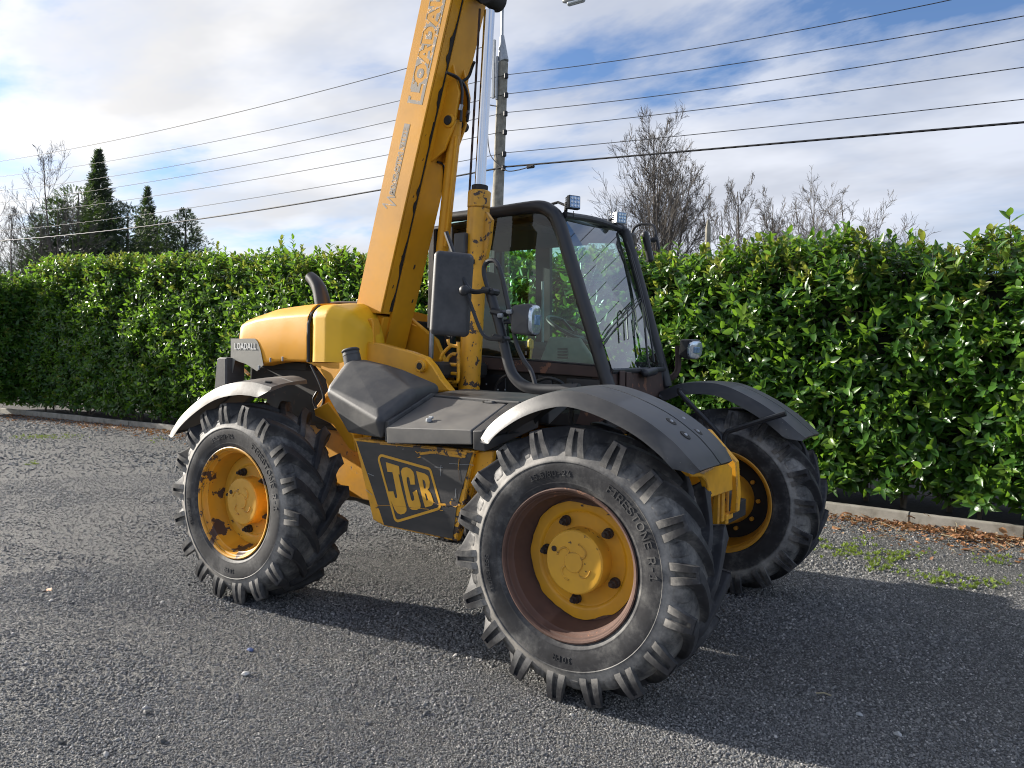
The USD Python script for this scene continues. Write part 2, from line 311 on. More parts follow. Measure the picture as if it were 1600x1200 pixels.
def leafmat(name, ramp, rough=0.27, trans=0.3, tcol=(0.16, 0.30, 0.03), spec=0.5):
    mat(name, {'oi': ('object_info', {}), 'g': ('geometry', {}), 's': ('math', {'math_type': 'add'}), 'h': ('math', {'math_type': 'fraction'}), 'r': ('rgb_ramp', {'ramp': ramp}),
        'p': ('principled_bsdf', {'roughness': rough, 'specular_ior_level': spec}), 't': ('translucent_bsdf', {'color': tcol}), 'm': ('mix_closure', {'fac': trans})},
        [('oi.random', 's.value1'), ('g.random_per_island', 's.value2'), ('s.value', 'h.value1'), ('h.value', 'r.fac'), ('r.color', 'p.base_color'), ('p.BSDF', 'm.closure1'), ('t.BSDF', 'm.closure2')], surface='m.closure')
leafmat('laurel_leaf', [(0.0, (0.018, 0.056, 0.012)), (0.35, (0.032, 0.095, 0.016)), (0.7, (0.056, 0.142, 0.02)), (0.9, (0.09, 0.185, 0.026)), (1.0, (0.14, 0.21, 0.03))], rough=0.32, trans=0.36, tcol=(0.21, 0.40, 0.03))
leafmat('laurel_young', [(0.0, (0.07, 0.14, 0.022)), (0.5, (0.13, 0.20, 0.035)), (1.0, (0.26, 0.25, 0.06))], rough=0.35, trans=0.35, tcol=(0.32, 0.38, 0.05))
leafmat('conifer_needles', [(0.0, (0.026, 0.038, 0.030)), (0.6, (0.040, 0.056, 0.042)), (1.0, (0.058, 0.074, 0.052))], rough=0.6, trans=0.12)
leafmat('dead_leaf', [(0.0, (0.10, 0.05, 0.028)), (0.4, (0.22, 0.10, 0.045)), (0.75, (0.34, 0.17, 0.075)), (1.0, (0.38, 0.27, 0.17))], rough=0.7, trans=0.15, tcol=(0.4, 0.2, 0.06))
leafmat('moss_green', [(0.0, (0.10, 0.17, 0.02)), (1.0, (0.22, 0.30, 0.04))], rough=0.8, trans=0.25, tcol=(0.3, 0.4, 0.04))
leafmat('dry_straw', [(0.0, (0.30, 0.25, 0.15)), (1.0, (0.48, 0.42, 0.28))], rough=0.8, trans=0.1)
worn('faded_plastic', (0.085, 0.082, 0.078), (0.05, 0.05, 0.05), amount=0.6, scale=40, rough=0.6, dirt=(0.20, 0.17, 0.14), dirt_amt=0.7)
mat('gravel_stone', {'oi': ('object_info', {}), 'g': ('geometry', {}), 'r': ('rgb_ramp', {'ramp': [(0.0, (0.080, 0.083, 0.087)), (0.3, (0.14, 0.143, 0.146)), (0.65, (0.20, 0.202, 0.201)), (0.93, (0.27, 0.269, 0.263)), (1.0, (0.47, 0.46, 0.445))]}),
    'n': ('noise_texture', {'scale': 0.55, 'detail': 6.0, 'roughness': 0.62}), 'rn': ('rgb_ramp', {'ramp': [(0.3, (0.74, 0.745, 0.76)), (0.7, (1.2, 1.18, 1.13))]}), 'mx': ('mix', {'mix_type': 'multiply', 'fac': 1.0}),
    'p': ('principled_bsdf', {'roughness': 0.72, 'specular_ior_level': 0.35})}, [('oi.random', 'r.fac'), ('g.position', 'n.vector'), ('n.fac', 'rn.fac'), ('r.color', 'mx.color1'), ('rn.color', 'mx.color2'), ('mx.color', 'p.base_color')])
plain('twig_brown', (0.085, 0.068, 0.052), 0.8, scale=30)
plain('bark_far', (0.088, 0.076, 0.064), 0.85, scale=6)
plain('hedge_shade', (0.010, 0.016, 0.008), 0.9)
plain('pole_wood', (0.22, 0.205, 0.165), 0.85, var=0.35, scale=9, bump=0.01)
plain('wire_black', (0.012, 0.012, 0.014), 0.6)
mat('concrete_kerb', {'g': ('geometry', {}), 'n': ('noise_texture', {'scale': 6.0, 'detail': 8.0, 'roughness': 0.65}), 'n2': ('noise_texture', {'scale': 120.0, 'detail': 3.0}),
    'r': ('rgb_ramp', {'ramp': [(0.25, (0.13, 0.115, 0.09)), (0.5, (0.26, 0.245, 0.21)), (0.75, (0.34, 0.32, 0.28))]}), 'b': ('bump', {'strength': 0.6, 'distance': 0.004}),
    'p': ('principled_bsdf', {'roughness': 0.85})}, [('g.position', 'n.vector'), ('g.position', 'n2.vector'), ('n.fac', 'r.fac'), ('r.color', 'p.base_color'), ('n2.fac', 'b.height'), ('b.normal', 'p.normal')])
mat('gravel_ground', {'g': ('geometry', {}), 'v': ('voronoi_texture', {'scale': 150.0}), 'v2': ('voronoi_texture', {'scale': 62.0}), 'n': ('noise_texture', {'scale': 0.45, 'detail': 5.0, 'roughness': 0.6}), 'nf': ('noise_texture', {'scale': 30.0, 'detail': 6.0, 'roughness': 0.7}),
    'sc': ('separate_color', {}), 'r': ('rgb_ramp', {'ramp': [(0.0, (0.034, 0.035, 0.037)), (0.35, (0.066, 0.068, 0.070)), (0.7, (0.118, 0.119, 0.119)), (0.93, (0.18, 0.18, 0.176)), (1.0, (0.32, 0.315, 0.305))]}),
    'rn': ('rgb_ramp', {'ramp': [(0.3, (0.78, 0.79, 0.81)), (0.7, (1.18, 1.15, 1.10))]}), 'mx': ('mix', {'mix_type': 'multiply', 'fac': 1.0}),
    'h': ('math', {'math_type': 'multiply_add', 'value2': -1.0}), 'h2': ('math', {'math_type': 'multiply_add', 'value2': -0.6}), 'b': ('bump', {'strength': 1.0, 'distance': 0.006}), 'p': ('principled_bsdf', {'roughness': 0.75, 'specular_ior_level': 0.35})},
    [('g.position', 'v.vector'), ('g.position', 'v2.vector'), ('g.position', 'n.vector'), ('g.position', 'nf.vector'), ('v.color', 'sc.color'), ('sc.r', 'r.fac'), ('n.fac', 'rn.fac'), ('r.color', 'mx.color1'), ('rn.color', 'mx.color2'), ('mx.color', 'p.base_color'),
     ('v.distance', 'h.value1'), ('nf.fac', 'h.value3'), ('v2.distance', 'h2.value1'), ('h.value', 'h2.value3'), ('h2.value', 'b.height'), ('b.normal', 'p.normal')])
mat('soil_bed', {'g': ('geometry', {}), 'n': ('noise_texture', {'scale': 25.0, 'detail': 8.0, 'roughness': 0.7}), 'r': ('rgb_ramp', {'ramp': [(0.3, (0.012, 0.011, 0.010)), (0.7, (0.040, 0.034, 0.028))]}), 'b': ('bump', {'strength': 1.0, 'distance': 0.02}),
    'p': ('principled_bsdf', {'roughness': 0.9})}, [('g.position', 'n.vector'), ('n.fac', 'r.fac'), ('r.color', 'p.base_color'), ('n.fac', 'b.height'), ('b.normal', 'p.normal')])

# ================================================================ SETTING
g = np.linspace(-1, 1, 41); gx = np.sign(g)*np.abs(g)**3*400
GX, GY = np.meshgrid(gx, gx, indexing='ij')
obj('ground', grid_mesh(np.stack([GX, GY, 0*GX], -1)), 'gravel_ground', smooth=False, kind='structure')

def kerb_y(x):            # back edge line of the kerb and of the hedge
    return np.interp(x, [-24, -18.6, -12.6, 0.05, 1.6, 8], [4.60, 4.66, 4.86, 4.215, 4.10, 3.7])
KW, KH = 0.06, 0.12
# soil bed behind the kerb
xs = np.linspace(-24, 8, 90); ring = []
bed = [[(x, kerb_y(x)+KW-0.005, 0.06), (x, kerb_y(x)+0.35, 0.075+0.015*math.sin(3*x)), (x, kerb_y(x)+1.4, 0.10), (x, kerb_y(x)+3.0, 0.10)] for x in xs]
obj('soil', grid_mesh(bed), 'soil_bed', kind='structure')
# loose soil strip in front of the kerb on the left
kerb = empty('kerb', (0, 4.3, 0), kind='structure')
x = -23.0; k = 0
while x < 6.0:
    L = 0.914; x1 = min(x+L, 6.0)-0.008
    a, b = np.array([x, kerb_y(x)]), np.array([x1, kerb_y(x1)]); d = (b-a)/np.linalg.norm(b-a); nrm = np.array([-d[1], d[0]])
    lift, yaw = rng.normal(0, 0.006), rng.normal(0, 0.006)
    prof = [(0, -0.05), (0, KH-0.02), (0.006, KH-0.006), (0.02, KH), (KW, KH), (KW, -0.05)]
    rings = [[(p[0]+nrm[0]*(o+s*yaw), p[1]+nrm[1]*(o+s*yaw), z+lift) for o, z in prof] for p, s in ((a, -1), (b, 1))]
    obj('kerb_stone', loft(rings), 'concrete_kerb', kerb, smooth=40); x += L; k += 1

# ---------------------------------------------------------------- leaves and hedges
LEAF_SCALE = 1.12
def leaf(L=0.12, W=0.045, fold=0.25, curl=0.15, n=5):
    """a laurel leaf along +x, upper side +z, folded along the midrib."""
    t = np.linspace(0, 1, n+1); w = W/2*np.sin(PI*np.clip(t*0.97+0.03, 0, 1)**0.85)**0.75; w[-1] = 0.001; w[0] = 0.003
    z = -curl*L*t**2
    P = np.stack([np.stack([L*t, w, z+fold*w], -1), np.stack([L*t, 0*t, z], -1), np.stack([L*t, -w, z+fold*w], -1)], 1)
    m = grid_mesh(P); m.faces = m.faces[:, ::-1]
    return m
def xf(m, R, p): return trimesh.Trimesh(m.vertices @ np.asarray(R).T + p, m.faces, process=False)
def frame(d, up):
    d = np.asarray(d, float); d = d/np.linalg.norm(d); y = np.cross(up, d); y /= np.linalg.norm(y)+1e-9
    return np.stack([d, y, np.cross(d, y)], 1)
def sprig(r, n=9, L=0.24, leafL=(0.09, 0.14), up=0.5, spread=1.0):
    """a twig along +z with leaves in a spiral; returns (leaves, twig)."""
    parts = []; a = r.uniform(0, 6.28)
    for i in range(n):
        t = (i+0.6)/n; a += 2.4 + r.normal(0, 0.25)
        el = (0.25 + 0.95*t**1.5)*up*1.2 + r.normal(0, 0.12)
        d = np.array([math.cos(a)*math.cos(el)*spread, math.sin(a)*math.cos(el)*spread, math.sin(el)+0.12])
        l = leaf(LEAF_SCALE*r.uniform(*leafL)*(1-0.25*t**3)*r.choice([1, 1, 1, 0.7]), LEAF_SCALE*r.uniform(0.034, 0.050), r.uniform(0.15, 0.5), r.uniform(0.0, 0.32))
        parts.append(xf(l, frame(d, [0, 0, 1]), [0, 0, L*t]))
    return trimesh.util.concatenate(parts), tube([[0, 0, -0.12], [0, 0, L]], [0.004, 0.002], 4)
def quat_from(R):
    return np.roll(trimesh.transformations.quaternion_from_matrix(np.block([[R, np.zeros((3, 1))], [np.zeros((1, 3)), 1]])), 0)
def quats(Z, roll):
    """quaternions (w, x, y, z) turning +z to Z with a roll about it."""
    Z = Z/np.linalg.norm(Z, axis=1, keepdims=True); n = len(Z)
    w = 1+Z[:, 2]; q = np.stack([w, -Z[:, 1], Z[:, 0], np.zeros(n)], 1); q /= np.linalg.norm(q, axis=1, keepdims=True)
    c, s = np.cos(roll/2), np.sin(roll/2)
    return np.stack([q[:, 0]*c-q[:, 3]*s, q[:, 1]*c+q[:, 2]*s, q[:, 2]*c-q[:, 1]*s, q[:, 0]*s+q[:, 3]*c], 1)
def instancer(name, parent, protos, pos, q, scale, idx, **kw):
    """protos: list of (mesh or [(mesh, mat), ...], mat)."""
    w = numbered(path(parent), name); base = ORIGIN.get(path(parent), np.zeros(3))
    pi = UsdGeom.PointInstancer.Define(stage, w); ps = []
    for k, parts in enumerate(protos):
        pp = f'{w}/kinds/kind_{k:03d}'; UsdGeom.Xform.Define(stage, pp)
        for j, (m, mt) in enumerate(parts): usdkit.mesh(stage, f'{pp}/piece_{j:03d}', m, MAT[mt], smooth=(False if mt in ('gravel_stone',) else True))
        ps.append(pp)
    pi.CreatePrototypesRel().SetTargets(ps)
    pi.CreatePositionsAttr(Vt.Vec3fArray.FromNumpy((pos-base).astype(np.float32)))
    pi.CreateProtoIndicesAttr(Vt.IntArray.FromNumpy(np.asarray(idx, np.int32)))
    pi.CreateOrientationsAttr(Vt.QuathArray([Gf.Quath(float(a), float(b), float(c), float(d)) for a, b, c, d in q]))
    sc = np.repeat(np.asarray(scale)[:, None], 3, 1) if np.ndim(scale) == 1 else scale
    pi.CreateScalesAttr(Vt.Vec3fArray.FromNumpy(sc.astype(np.float32)))
    return meta(pi.GetPrim(), **kw)

lr = np.random.default_rng(11)
SPRIGS = []
for k in range(6): L_, T_ = sprig(lr, n=lr.integers(8, 12)); SPRIGS.append([(L_, 'laurel_leaf'), (T_, 'twig_brown')])
for k in range(2): L_, T_ = sprig(lr, n=9, L=0.22, leafL=(0.07, 0.11), up=0.95, spread=0.75); SPRIGS.append([(L_, 'laurel_young'), (T_, 'laurel_young')])
for k in range(3):      # long upright shoots on the top
    L_, T_ = sprig(lr, n=14, L=0.42, leafL=(0.09, 0.13), up=0.75, spread=0.9); SPRIGS.append([(L_, 'laurel_leaf' if k else 'laurel_young'), (T_, 'laurel_young')])

def fbm2(x, z, s, seed): return meshkit.fbm(np.stack([x*s, z*s, 0*x+seed], -1), 3, seed)
HEDGE_TOP = lambda x: np.interp(x, [-24, -18.3, -9.8, -7.6, -2.2, -0.05, 1.6, 6], [3.5, 3.5, 3.05, 2.92, 2.62, 2.56, 2.48, 2.2])
def face_y(x, z):       # front face of the hedge: overhangs low down, leans back at the top, bulges
    t = np.clip((z-0.3)/2.4, 0, 1)
    return kerb_y(x) + 0.33 - 0.12*np.sin(PI*t)**1 + 0.10*t**3 - 0.34*(fbm2(x, z, 0.9, 3)-0.5) - 0.2*(fbm2(x, z, 2.6, 9)-0.5)
def hedge(name, x0, x1, label, dens, zlow=0.15, shoots=(), depth=1.3, group=None):
    h = empty(name, ((x0+x1)/2, float(kerb_y((x0+x1)/2))+0.9, 0.06), label=label, cat='hedge', group=group)
    r = np.random.default_rng(int(abs(x0)*10)+3)
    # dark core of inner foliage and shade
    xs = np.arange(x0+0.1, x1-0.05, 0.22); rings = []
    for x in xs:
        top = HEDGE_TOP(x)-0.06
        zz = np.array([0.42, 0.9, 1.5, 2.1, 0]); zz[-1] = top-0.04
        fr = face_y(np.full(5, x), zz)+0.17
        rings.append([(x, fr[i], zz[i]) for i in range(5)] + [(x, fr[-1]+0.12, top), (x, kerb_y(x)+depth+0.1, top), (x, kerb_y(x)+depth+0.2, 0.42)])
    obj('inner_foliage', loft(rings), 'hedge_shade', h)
    stems = []
    for x in np.arange(x0+0.15, x1, 0.42):
        xx = x+r.normal(0, 0.08); y = kerb_y(xx)+0.55+r.normal(0, 0.1)
        for j in range(2): stems.append(tube([[xx, y, 0.0], [xx+r.normal(0, .05), y+r.normal(0, .05), 0.4], [xx+r.normal(0, .2), y+r.normal(0, .15), 0.9]], [0.02, 0.016, 0.01], 6))
    obj('stem', stems, 'twig_brown', h, kind='stuff')
    # leafy sprigs: front face, top, right end
    A = (x1-x0); P, D, S, I = [], [], [], []
    H = 2.7
    n = int(A*H*dens*1.05)
    x = r.uniform(x0, x1, n); top = HEDGE_TOP(x) + 0.16*(fbm2(x, x*0, 1.4, 5)-0.5)*2
    z = zlow + (top-zlow)*r.uniform(0, 1, n); z = np.where(z < zlow+0.10, zlow+0.10*r.uniform(0, 1, n)**0.5+0.16*fbm2(x, x*0, 1.5, 8), z)
    dep = r.choice([0.0, 0.07, 0.15, 0.24], n, p=[0.42, 0.26, 0.2, 0.12])+r.uniform(-0.05, 0.03, n)
    y = face_y(x, z)+dep
    d = np.stack([r.normal(0, 0.55, n), -0.75+r.normal(0, 0.3, n), 0.45+r.normal(0, 0.4, n)], 1)
    d[:, 2] += 0.8*np.clip((z-top+0.5)/0.5, 0, 1)
    P.append(np.stack([x, y, z], 1)); D.append(d); S.append(r.uniform(0.78, 1.2, n))
    young = r.uniform(0, 1, n) < 0.03+0.28*np.clip((z-top+0.75)/0.7, 0, 1)
    I.append(np.where(young & (dep < 0.1), r.integers(6, 8, n), r.integers(0, 6, n)))
    n = int(A*1.0*dens*0.8)         # top
    x = r.uniform(x0, x1, n); w = r.uniform(0, 1.1, n); top = HEDGE_TOP(x)+0.16*(fbm2(x, x*0, 1.4, 5)-0.5)*2
    y = face_y(x, top)+w; z = top + r.normal(0.02, 0.06, n) + 0.12*(fbm2(x, w, 2.0, 21)-0.5)
    d = np.stack([r.normal(0, 0.3, n), -0.25+r.normal(0, 0.3, n), 1+0*x], 1)
    P.append(np.stack([x, y, z], 1)); D.append(d); S.append(r.uniform(0.8, 1.25, n)); I.append(np.where(r.uniform(0, 1, n) < 0.42, r.integers(6, 8, n), r.integers(0, 6, n)))
    for sx, sh, cnt, spreadx in shoots:   # tall shoots
        x = sx + r.normal(0, spreadx, cnt); y = face_y(x, HEDGE_TOP(x))+r.uniform(0.05, 0.8, cnt); z = HEDGE_TOP(x)-0.05+r.uniform(0, sh, cnt)
        P.append(np.stack([x, y, z], 1)); D.append(np.stack([r.normal(0, .12, cnt), r.normal(0, .12, cnt), 1+0*x], 1)); S.append(r.uniform(0.8, 1.15, cnt)); I.append(r.integers(8, 11, cnt))
    P, D, S, I = map(np.concatenate, (P, D, S, I))
    instancer('leafy_sprigs', h, SPRIGS, P, quats(D, r.uniform(0, 6.28, len(P))), S, I, kind='stuff')
    return h
main_hedge = hedge('laurel_hedge', -18.4, 5.0, 'long clipped laurel hedge with glossy green leaves behind the concrete kerb', 165,
      shoots=[(-13.8, 0.1, 5, 0.9), (-11.6, 0.35, 5, 0.35), (-10.2, 0.35, 5, 0.25), (-8.9, 0.15, 4, 0.4), (-6.6, 0.12, 6, 0.5), (0.0, 0.02, 5, 1.5), (-0.03, 0.15, 1, 0.05)])
# single leaves that stand out on the near right part of the hedge
lrr = np.random.default_rng(5)
for k in range(300):
    x = lrr.uniform(-1.0, 2.4); z = lrr.uniform(0.35, 2.45); y = float(face_y(np.array([x]), np.array([z]))[0])-lrr.uniform(0.05, 0.15)
    d = np.array([lrr.normal(0, 0.8), -0.6+lrr.normal(0, 0.3), lrr.normal(0.1, 0.5)])
    obj('leaf', xf(leaf(lrr.uniform(0.11, 0.17), lrr.uniform(0.042, 0.06), lrr.uniform(0.1, 0.4), lrr.uniform(0, 0.3)), frame(d, [lrr.normal(0, .3), lrr.normal(-.3, .3), 1]), [x, y, z]), 'laurel_leaf' if k % 9 else 'laurel_young', main_hedge, smooth=True)
# the hedge's return at the far left, its face turned from the sun
def side_hedge():
    h = empty('laurel_hedge', (-18.9, 3.6, 0.06), label='shaded end of the hedge turning the corner at the far left edge', cat='hedge')
    r = np.random.default_rng(77); y0, y1 = 3.95, 5.2
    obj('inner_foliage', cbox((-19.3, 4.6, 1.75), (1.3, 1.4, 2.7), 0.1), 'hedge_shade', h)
    n = 900; z = r.uniform(0.25, 3.3, n); y = r.uniform(y0-0.1, y1, n); x = -18.55+0.35*(fbm2(y, z, 1.1, 4)-0.5)-r.uniform(0, 0.2, n)
    d = np.stack([0.7+r.normal(0, .3, n), -0.2+r.normal(0, .5, n), 0.4+r.normal(0, .4, n)], 1)
    instancer('leafy_sprigs', h, SPRIGS[:8], np.stack([x, y, z], 1), quats(d, r.uniform(0, 6.28, n)), r.uniform(.8, 1.2, n), np.where(r.uniform(0, 1, n) < .08, 6, r.integers(0, 6, n)), kind='stuff')
side_hedge()

# ---------------------------------------------------------------- trees
def tubes3(segs, n=3):
    """segs: (p0, p1, r0, r1) -> one mesh of n-sided tubes."""
    A = np.array([s[0] for s in segs]); B = np.array([s[1] for s in segs]); r0 = np.array([s[2] for s in segs]); r1 = np.array([s[3] for s in segs])
    d = B-A; d /= np.linalg.norm(d, axis=1, keepdims=True)+1e-9
    u = np.cross(d, [0.36, 0.48, 0.8]); u /= np.linalg.norm(u, axis=1, keepdims=True)+1e-9; v = np.cross(d, u)
    a = np.linspace(0, 2*PI, n, endpoint=False)
    ring = np.cos(a)[None, :, None]*u[:, None]+np.sin(a)[None, :, None]*v[:, None]
    P = np.concatenate([A[:, None]+r0[:, None, None]*ring, B[:, None]+r1[:, None, None]*ring], 1); m = len(segs)
    i = np.arange(n); j = (i+1) % n; f = np.vstack([np.stack([i, j, j+n], 1), np.stack([i, j+n, i+n], 1)])
    return trimesh.Trimesh(P.reshape(-1, 3), (f[None]+(np.arange(m)*2*n)[:, None, None]).reshape(-1, 3), process=False)
def tree_segs(base, H, Wd, seed, leaders=1, n1=26, n2=9, n3=5, lean=0.0, ang=(60, 30), r0=0.12, fat=0.42, fan=0.2):
    """tapered limbs of a bare tree: leaders, limbs, branches, twigs."""
    r = np.random.default_rng(seed); base = np.array(base, float); trunk, twigs = [], []
    def limb(p, d, L, rad, lev, steps, up, wob):
        pts, ds = [p], [d]
        for _ in range(steps):
            d = d + r.normal(0, wob, 3) + np.array([0, 0, up]); d /= np.linalg.norm(d); p = p+d*L/steps; pts.append(p); ds.append(d)
        rr = np.maximum(rad*(1-0.88*np.linspace(0, 1, steps+1)**0.75), 0.0055)
        for k in range(steps): (trunk if lev == 0 else twigs).append((pts[k], pts[k+1], rr[k], rr[k+1]))
        return np.array(pts), np.array(ds), rr
    def side(pts, ds, rr, t, a):
        n = len(pts)-1; k = min(int(t*n), n-1); q = pts[k]+(pts[k+1]-pts[k])*(t*n-k); e = ds[k]; b = r.normal(0, 1, 3); b -= e*(b@e); b /= np.linalg.norm(b)
        return q, e*math.cos(a)+b*math.sin(a), rr[k]
    for s in range(leaders):
        az = r.uniform(0, 6.28)+s*2.4; tilt = fan*(s > 0)*r.uniform(.6, 1.3); h = H*(1 if s == 0 else r.uniform(.78, .98))
        d0 = np.array([math.cos(az)*tilt+lean, math.sin(az)*tilt, 1.0]); d0 /= np.linalg.norm(d0)
        P0, D0, R0 = limb(base+np.array([math.cos(az), math.sin(az), 0])*0.12*(s > 0), d0, h, r0*(1 if s == 0 else .8), 0, 16, 0.03, 0.035)
        for t in np.sort(r.uniform(0.13, 0.97, int(n1))):
            a = math.radians(ang[0]+(ang[1]-ang[0])*t)*r.uniform(.75, 1.2); L1 = h*(fat*(1-t)**0.62+0.09)*r.uniform(.65, 1.15)
            q, e, rq = side(P0, D0, R0, t, a); P1, D1, R1 = limb(q, e, L1, max(rq*0.5, .012), 1, 8, 0.055, 0.06)
            for t2 in r.uniform(0.18, 1.0, max(2, int(n2*min(1, L1/(0.2*H)+0.3)))):
                q, e, rq = side(P1, D1, R1, t2, math.radians(r.uniform(22, 52))); L2 = L1*(0.42*(1-0.55*t2))*r.uniform(.6, 1.2)
                P2, D2, R2 = limb(q, e, L2, max(rq*0.55, .008), 2, 5, 0.05, 0.09)
                for t3 in r.uniform(0.2, 1.0, n3):
                    q, e, rq = side(P2, D2, R2, t3, math.radians(r.uniform(20, 50))); limb(q, e, L2*r.uniform(.3, .6), max(rq*.6, .006), 3, 3, 0.05, 0.12)
    tip = np.array([x[1] for x in twigs])-base; k = H/tip[:, 2].max()
    kw = Wd/2/np.percentile(np.hypot(tip[:, 0]-H*lean*0.4, tip[:, 1]), 98)
    return [[((a-base)*[kw, kw, k]+base, (b-base)*[kw, kw, k]+base, x, y) for a, b, x, y in S] for S in (trunk, twigs)]
def bare_tree(name, base, H, Wd, label, seed, mt='bark_far', **kw):
    t = empty(name, base, label=label, cat='tree')
    T_, B_ = tree_segs(base, H, Wd, seed, **kw)
    obj('trunk', tubes3(T_, 7), mt, t, smooth=True); obj('crown', tubes3(B_, 3), mt, t, smooth=False)
    return t
def at(px, d, z=0.0):        # ground point seen in this direction at horizontal distance d
    q = ray(px, 570); q = q[:2]/np.linalg.norm(q[:2]); return (CAM[0]+q[0]*d, CAM[1]+q[1]*d, z)
G1 = None
bare_tree('bare_tree', at(1008, 30), 12.0, 5.6, 'tallest bare tree, many upright limbs, rising behind the cab work lamps', 4, leaders=5, n1=28, n2=13, n3=8, fan=0.2, r0=0.15)
bare_tree('bare_tree', at(1152, 34), 9.9, 5.6, 'rounded bare tree just right of the wooden post', 12, leaders=4, n1=20, n2=11, n3=6, ang=(68, 36), fan=0.3, r0=0.15)
bare_tree('bare_tree', at(1214, 36), 9.7, 5.2, 'slender bare tree second to the right of the wooden post', 23, leaders=3, n1=20, n2=11, n3=6, fan=0.25, r0=0.12)
bare_tree('bare_tree', at(1262, 38), 10.5, 6.4, 'bushy many-stemmed bare tree above the middle of the right hedge', 31, leaders=5, n1=19, n2=11, n3=6, fan=0.3, r0=0.13)
bare_tree('bare_tree', at(1322, 38), 9.8, 5.4, 'low bare tree leaning right behind the right hedge', 45, leaders=4, n1=18, n2=10, n3=6, lean=0.06, fan=0.28, r0=0.12)
bare_tree('bare_tree', at(1368, 40), 8.7, 5.0, 'rightmost low bare tree barely showing over the hedge', 52, leaders=3, n1=16, n2=9, n3=5, lean=0.1, fan=0.3, r0=0.1)
bare_tree('bare_tree', at(92, 46), 12.3, 6.4, 'pale bare tree left of the tallest conifer', 61, leaders=4, n1=22, n2=10, n3=5, fan=0.25, r0=0.13)
bare_tree('bare_tree', at(22, 44), 8.9, 3.8, 'small spindly bare tree at the far left above the hedge', 73, n1=18)
bare_tree('bare_tree', at(-8, 50), 10.8, 6.0, 'bare tree cut off by the left edge of the photo', 79, leaders=3, n1=20)

def spray_proto(r):
    """a flat drooping conifer spray along +x."""
    V, F = [], []
    for k in range(16):
        t = k/15; s = 1 if k % 2 else -1; L = 0.34*(1-0.7*t)+0.06
        p = np.array([t*0.9, 0, -0.16*t*t]); d = np.array([0.65, s*0.75, -0.12+r.normal(0, .12)]); w = np.array([0.05, -s*0.03, 0.02])
        n = len(V); V += [p, p+d*L*0.5+w, p+d*L, p+d*L*0.5-w]; F += [[n, n+1, n+2], [n, n+2, n+3]]
    return trimesh.Trimesh(np.array(V), np.array(F), process=False)
SPR = [spray_proto(np.random.default_rng(s)) for s in range(4)]
def conifer(base, height, width, label, seed, low=0.04, shape=1.15, n=4080, name='conifer'):
    r = np.random.default_rng(seed); base = np.array(base, float)
    t = empty(name, base, label=label, cat='conifer')
    obj('trunk', tube([base, base+[0, 0, height*0.5], base+[0.1, 0, height*0.97]], [0.28, 0.16, 0.02], 8), 'bark_far', t)
    h = r.uniform(0, 1, n)**1.25; h = low+(0.985-low)*h
    prof = width/2*np.clip((1-h), 0, 1)**(1/shape)*(0.55+0.45*np.clip(h/0.12, 0, 1))
    a = r.uniform(0, 6.28, n)
    tier = 0.66+0.30*np.abs(np.sin(h*height*1.9+0.7*np.sin(a*2+seed)))+0.42*(meshkit.noise(np.stack([np.cos(a)*1.6, np.sin(a)*1.6, h*height*0.7], -1), seed)-0.5)*2
    rad = prof*tier*r.uniform(0.1, 1.0, n)**0.45*(1+0.3*(r.uniform(0, 1, n) > 0.9))
    P = base + np.stack([np.cos(a)*rad, np.sin(a)*rad, h*height], 1)
    el = 0.15+0.55*h+r.normal(0, .25, n); R = []
    q = []
    for k in range(n):
        d = np.array([math.cos(a[k])*math.cos(el[k]), math.sin(a[k])*math.cos(el[k]), math.sin(el[k])])
        d[2] += 0.5*(h[k] > 0.93)
        d += r.normal(0, .2, 3); q.append(trimesh.transformations.quaternion_from_matrix(np.vstack([np.hstack([frame(d, [r.normal(0, .4), r.normal(0, .4), 1]), np.zeros((3, 1))]), [0, 0, 0, 1]])))
    instancer('crown', t, [[(m, 'conifer_needles')] for m in SPR], P, np.array(q), (0.17+0.45*(1-h)**0.8)*height/11*r.uniform(.8, 1.25, n), r.integers(0, 4, n), kind='stuff')
    return t
conifer(at(152, 50), 13.3, 5.6, 'tallest dark pointed conifer above the left part of the hedge', 3, n=5200, shape=1.0)
conifer(at(228, 52), 11.9, 4.8, 'slim pointed conifer right of the tallest conifer', 8, n=3600, shape=1.05)
conifer(at(287, 50), 10.4, 6.4, 'rightmost conifer with a broad ragged top', 15, n=4320, shape=1.7)
conifer(at(258, 54), 10.3, 5.4, 'small conifer squeezed between the slim and the ragged one', 16, n=2880, shape=1.6)
conifer(at(88, 48), 9.9, 5.8, 'low bushy conifer left of the tallest conifer, in front of the bare tree', 19, n=4080, shape=2.2)
conifer(at(120, 48), 10.6, 7.0, 'broad low conifer at the foot of the tallest conifer', 27, n=4080, shape=2.6)
conifer(at(197, 49), 10.2, 8.0, 'low dark conifer filling the gap below the two pointed ones', 28, n=4080, shape=2.6)

conifer(at(172, 49), 10.3, 7.0, 'low dark conifer right at the foot of the tallest conifer', 35, n=3000, shape=2.4)
conifer(at(243, 51), 10.0, 7.0, 'low dark conifer behind the slim pointed conifer', 36, n=3000, shape=2.4)
conifer(at(302, 52), 9.3, 6.5, 'low conifer at the right foot of the ragged one', 37, n=2600, shape=2.2)
conifer(at(62, 47), 8.8, 5.0, 'small low conifer at the left end of the evergreens', 38, n=2200, shape=2.2)
